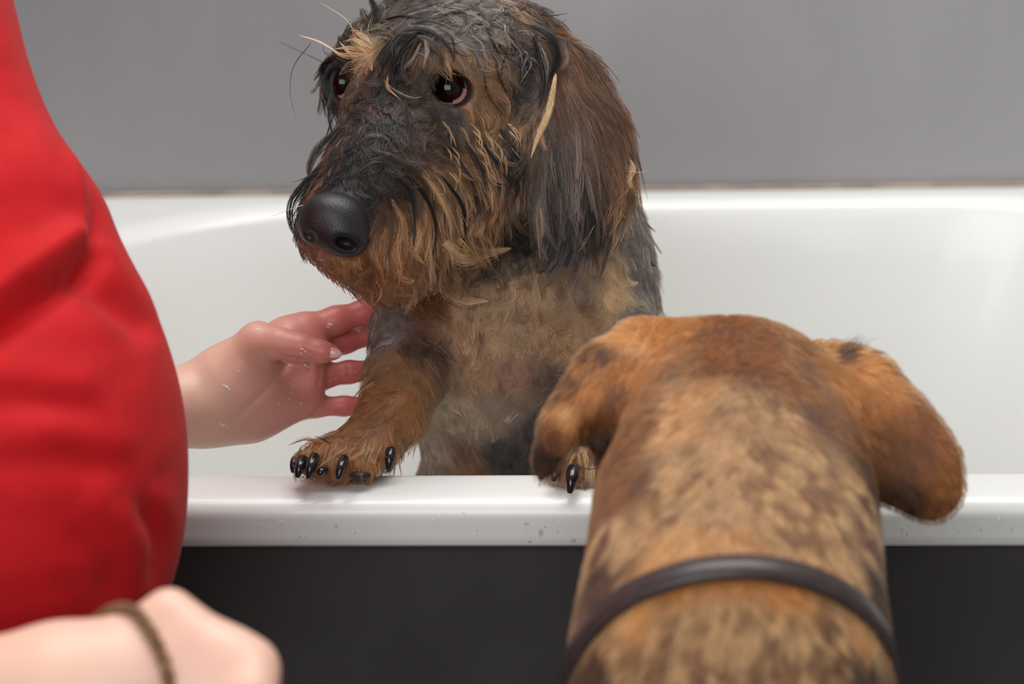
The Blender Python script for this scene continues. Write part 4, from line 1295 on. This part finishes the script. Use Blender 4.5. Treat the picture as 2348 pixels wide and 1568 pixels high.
# collar laid round the neck
dr = P(1690, 1304, 1.0) - CAM
bvB = BVHTree.FromPolygons([tuple(v) for v in VB], [tuple(q) for q in QB])
top_ = np.array(bvB.ray_cast(Vector(CAM), Vector(dr))[0])
cen = P(1680, 1690, 1.11)
a1 = unit(top_ - cen)
a2 = RT - a1 * (RT @ a1); a2 = unit(a2)
lp, D = ring_on(B, cen, a1, a2, 96, .0018, 4)
axn = np.cross(a1, a2)
if axn @ UP < 0: axn = -axn
hw = .0062
rows = []
for o_, s_ in ((0, -1), (.0014, -.93), (.0017, 0), (.0014, .93), (0, 1), (-.0035, .9), (-.0035, -.9)):
    rows.append(lp + D * o_ + axn * (s_ * hw))
V = np.concatenate(rows); n_ = len(lp); m_ = len(rows)
Fc = [(i * n_ + j, i * n_ + (j + 1) % n_, ((i + 1) % m_) * n_ + (j + 1) % n_, ((i + 1) % m_) * n_ + j) for i in range(m_) for j in range(n_)]
tag(mesh_obj('collar', V, Fc, MAT_LEATHER, dogB), 'dark brown leather collar')


def w_b(c):
    x, y, d = project(c)
    dc = np.abs((c - cen) @ axn)
    return np.where(y < 1700, 1.0, .25) * np.where(dc < hw * .8, .0, 1)


p, n = scatter(VB, QB, 190000, w_b)
pts, rad, colr = groom(coatB, B, p, n, nk=5, clumpers=16, gravity=.05, seed=11, wispy=.14, colnoise=215, contrast=4.5, amp=.95, stretch=(1, .7, .5), gshare=.4, px_m=1.15 / F, curlf=40, minlen=.6)
x, y, d = project(p)
ear = ((x < 1400) & (y < 1130) & (y > 780)) | ((x > 1985) & (y < 1230)) | ((x > 1900) & (y < 960))
hair_obj('ear_fur', dogB, pts[ear], rad[ear], colr[ear], MAT_DRYFUR)
hair_obj('fur', dogB, pts[~ear], rad[~ear], colr[~ear], MAT_DRYFUR)

tu = []
for i in range(60):
    a, b_ = rng.uniform(1925, 1975), rng.uniform(800, 835)
    c_ = P(a, b_, 1.222)
    c_ = np.array(bvB.find_nearest(Vector(c_))[0])
    dd = unit(UP * rng.uniform(.5, 1.2) + RT * rng.uniform(-.3, .9) - fw * .2)
    s_ = np.linspace(0, 1, 6)[:, None]
    tu.append(c_ + dd * s_ * rng.uniform(.004, .009) + RT * s_ ** 2 * .002)
tu = np.array(tu)
hair_obj('ear_tuft', dogB, tu, np.full(tu.shape[:2], 7e-5) * (1 - .7 * np.linspace(0, 1, 6)), np.tile(DB, (*tu.shape[:2], 1)), MAT_DRYFUR)

# ------------------------------------------------------------------ water on the rim, suds on the hand
dv, df, nv_ = [], [], 0
drops = [(1207, 1203, 5, 1), (1240, 1222, 6, 1.6), (1250, 1210, 3, 1), (1279, 1218, 2.5, 1), (1283, 1196, 2, 1), (1315, 1240, 7, .8), (1215, 1242, 5, .8), (1275, 1242, 2, 1), (2080, 1225, 3, 1), (2068, 1216, 3, 1), (2105, 1205, 2, 1),
         (770, 1208, 4, 1), (690, 1210, 2, 1), (686, 1232, 3, 1), (675, 1230, 2, 1), (700, 1231, 2.5, 1), (663, 1248, 4, .7), (2290, 1190, 2.5, 1), (2320, 1215, 3, 1.2), (2240, 1230, 2, 1)]
for _ in range(46):
    drops.append((rng.uniform(500, 1340), rng.uniform(1176, 1245), rng.uniform(1.2, 2.6), 1))
for _ in range(16):
    drops.append((rng.uniform(2040, 2340), rng.uniform(1176, 1245), rng.uniform(1.2, 2.6), 1))
for a, b_, r_, e_ in drops:
    dr = P(a, b_, 1.0) - CAM
    q = CAM + dr * ((-.0002 - CAM[1]) / dr[1])
    V, Fc = ball(q + [0, .0006, 0], px(r_, 1.4), 6, np.eye(3), (1, .55, e_))
    dv += list(V); df += [tuple(i + nv_ for i in f_) for f_ in Fc]; nv_ += len(V)
o = mesh_obj('water_droplets', dv, df, MAT_WATER)
tag(o, 'small clear water droplets clinging to the front lip of the white bathtub', 'water', kind='stuff')
bvL = BVHTree.FromPolygons([tuple(v) for v in VL], [tuple(q) for q in QL])
dv, df, nv_ = [], [], 0
for a, b_, r_ in ((520, 888, 7), (526, 893, 5), (514, 884, 4), (512, 975, 6), (505, 971, 4), (522, 979, 5), (592, 756, 6), (693, 800, 7), (700, 806, 5), (690, 810, 5), (757, 744, 6), (753, 750, 4), (822, 758, 5), (640, 925, 4), (668, 900, 4), (700, 838, 6), (706, 842, 4), (664, 838, 5), (655, 842, 4), (548, 852, 3), (770, 868, 4), (815, 852, 3), (672, 885, 4), (676, 870, 3), (664, 915, 3), (690, 925, 4)):
    dr = P(a, b_, 1.0) - CAM
    h_, nn_ = bvL.ray_cast(Vector(CAM), Vector(dr))[:2]
    if h_ is None: continue
    n_ = unit(np.array(nn_)); t_ = unit(np.cross(n_, [.3, .2, .9])); 
    V, Fc = ball(np.array(h_), px(r_ * .62, 1.45), 6, np.array([t_, np.cross(n_, t_), n_]), (rng.uniform(.9, 2.0), rng.uniform(.5, .9), .3))
    dv += list(V); df += [tuple(i + nv_ for i in f_) for f_ in Fc]; nv_ += len(V)
o = mesh_obj('soap_suds', dv, df, MAT_SUDS, per)
o['kind'] = 'stuff'
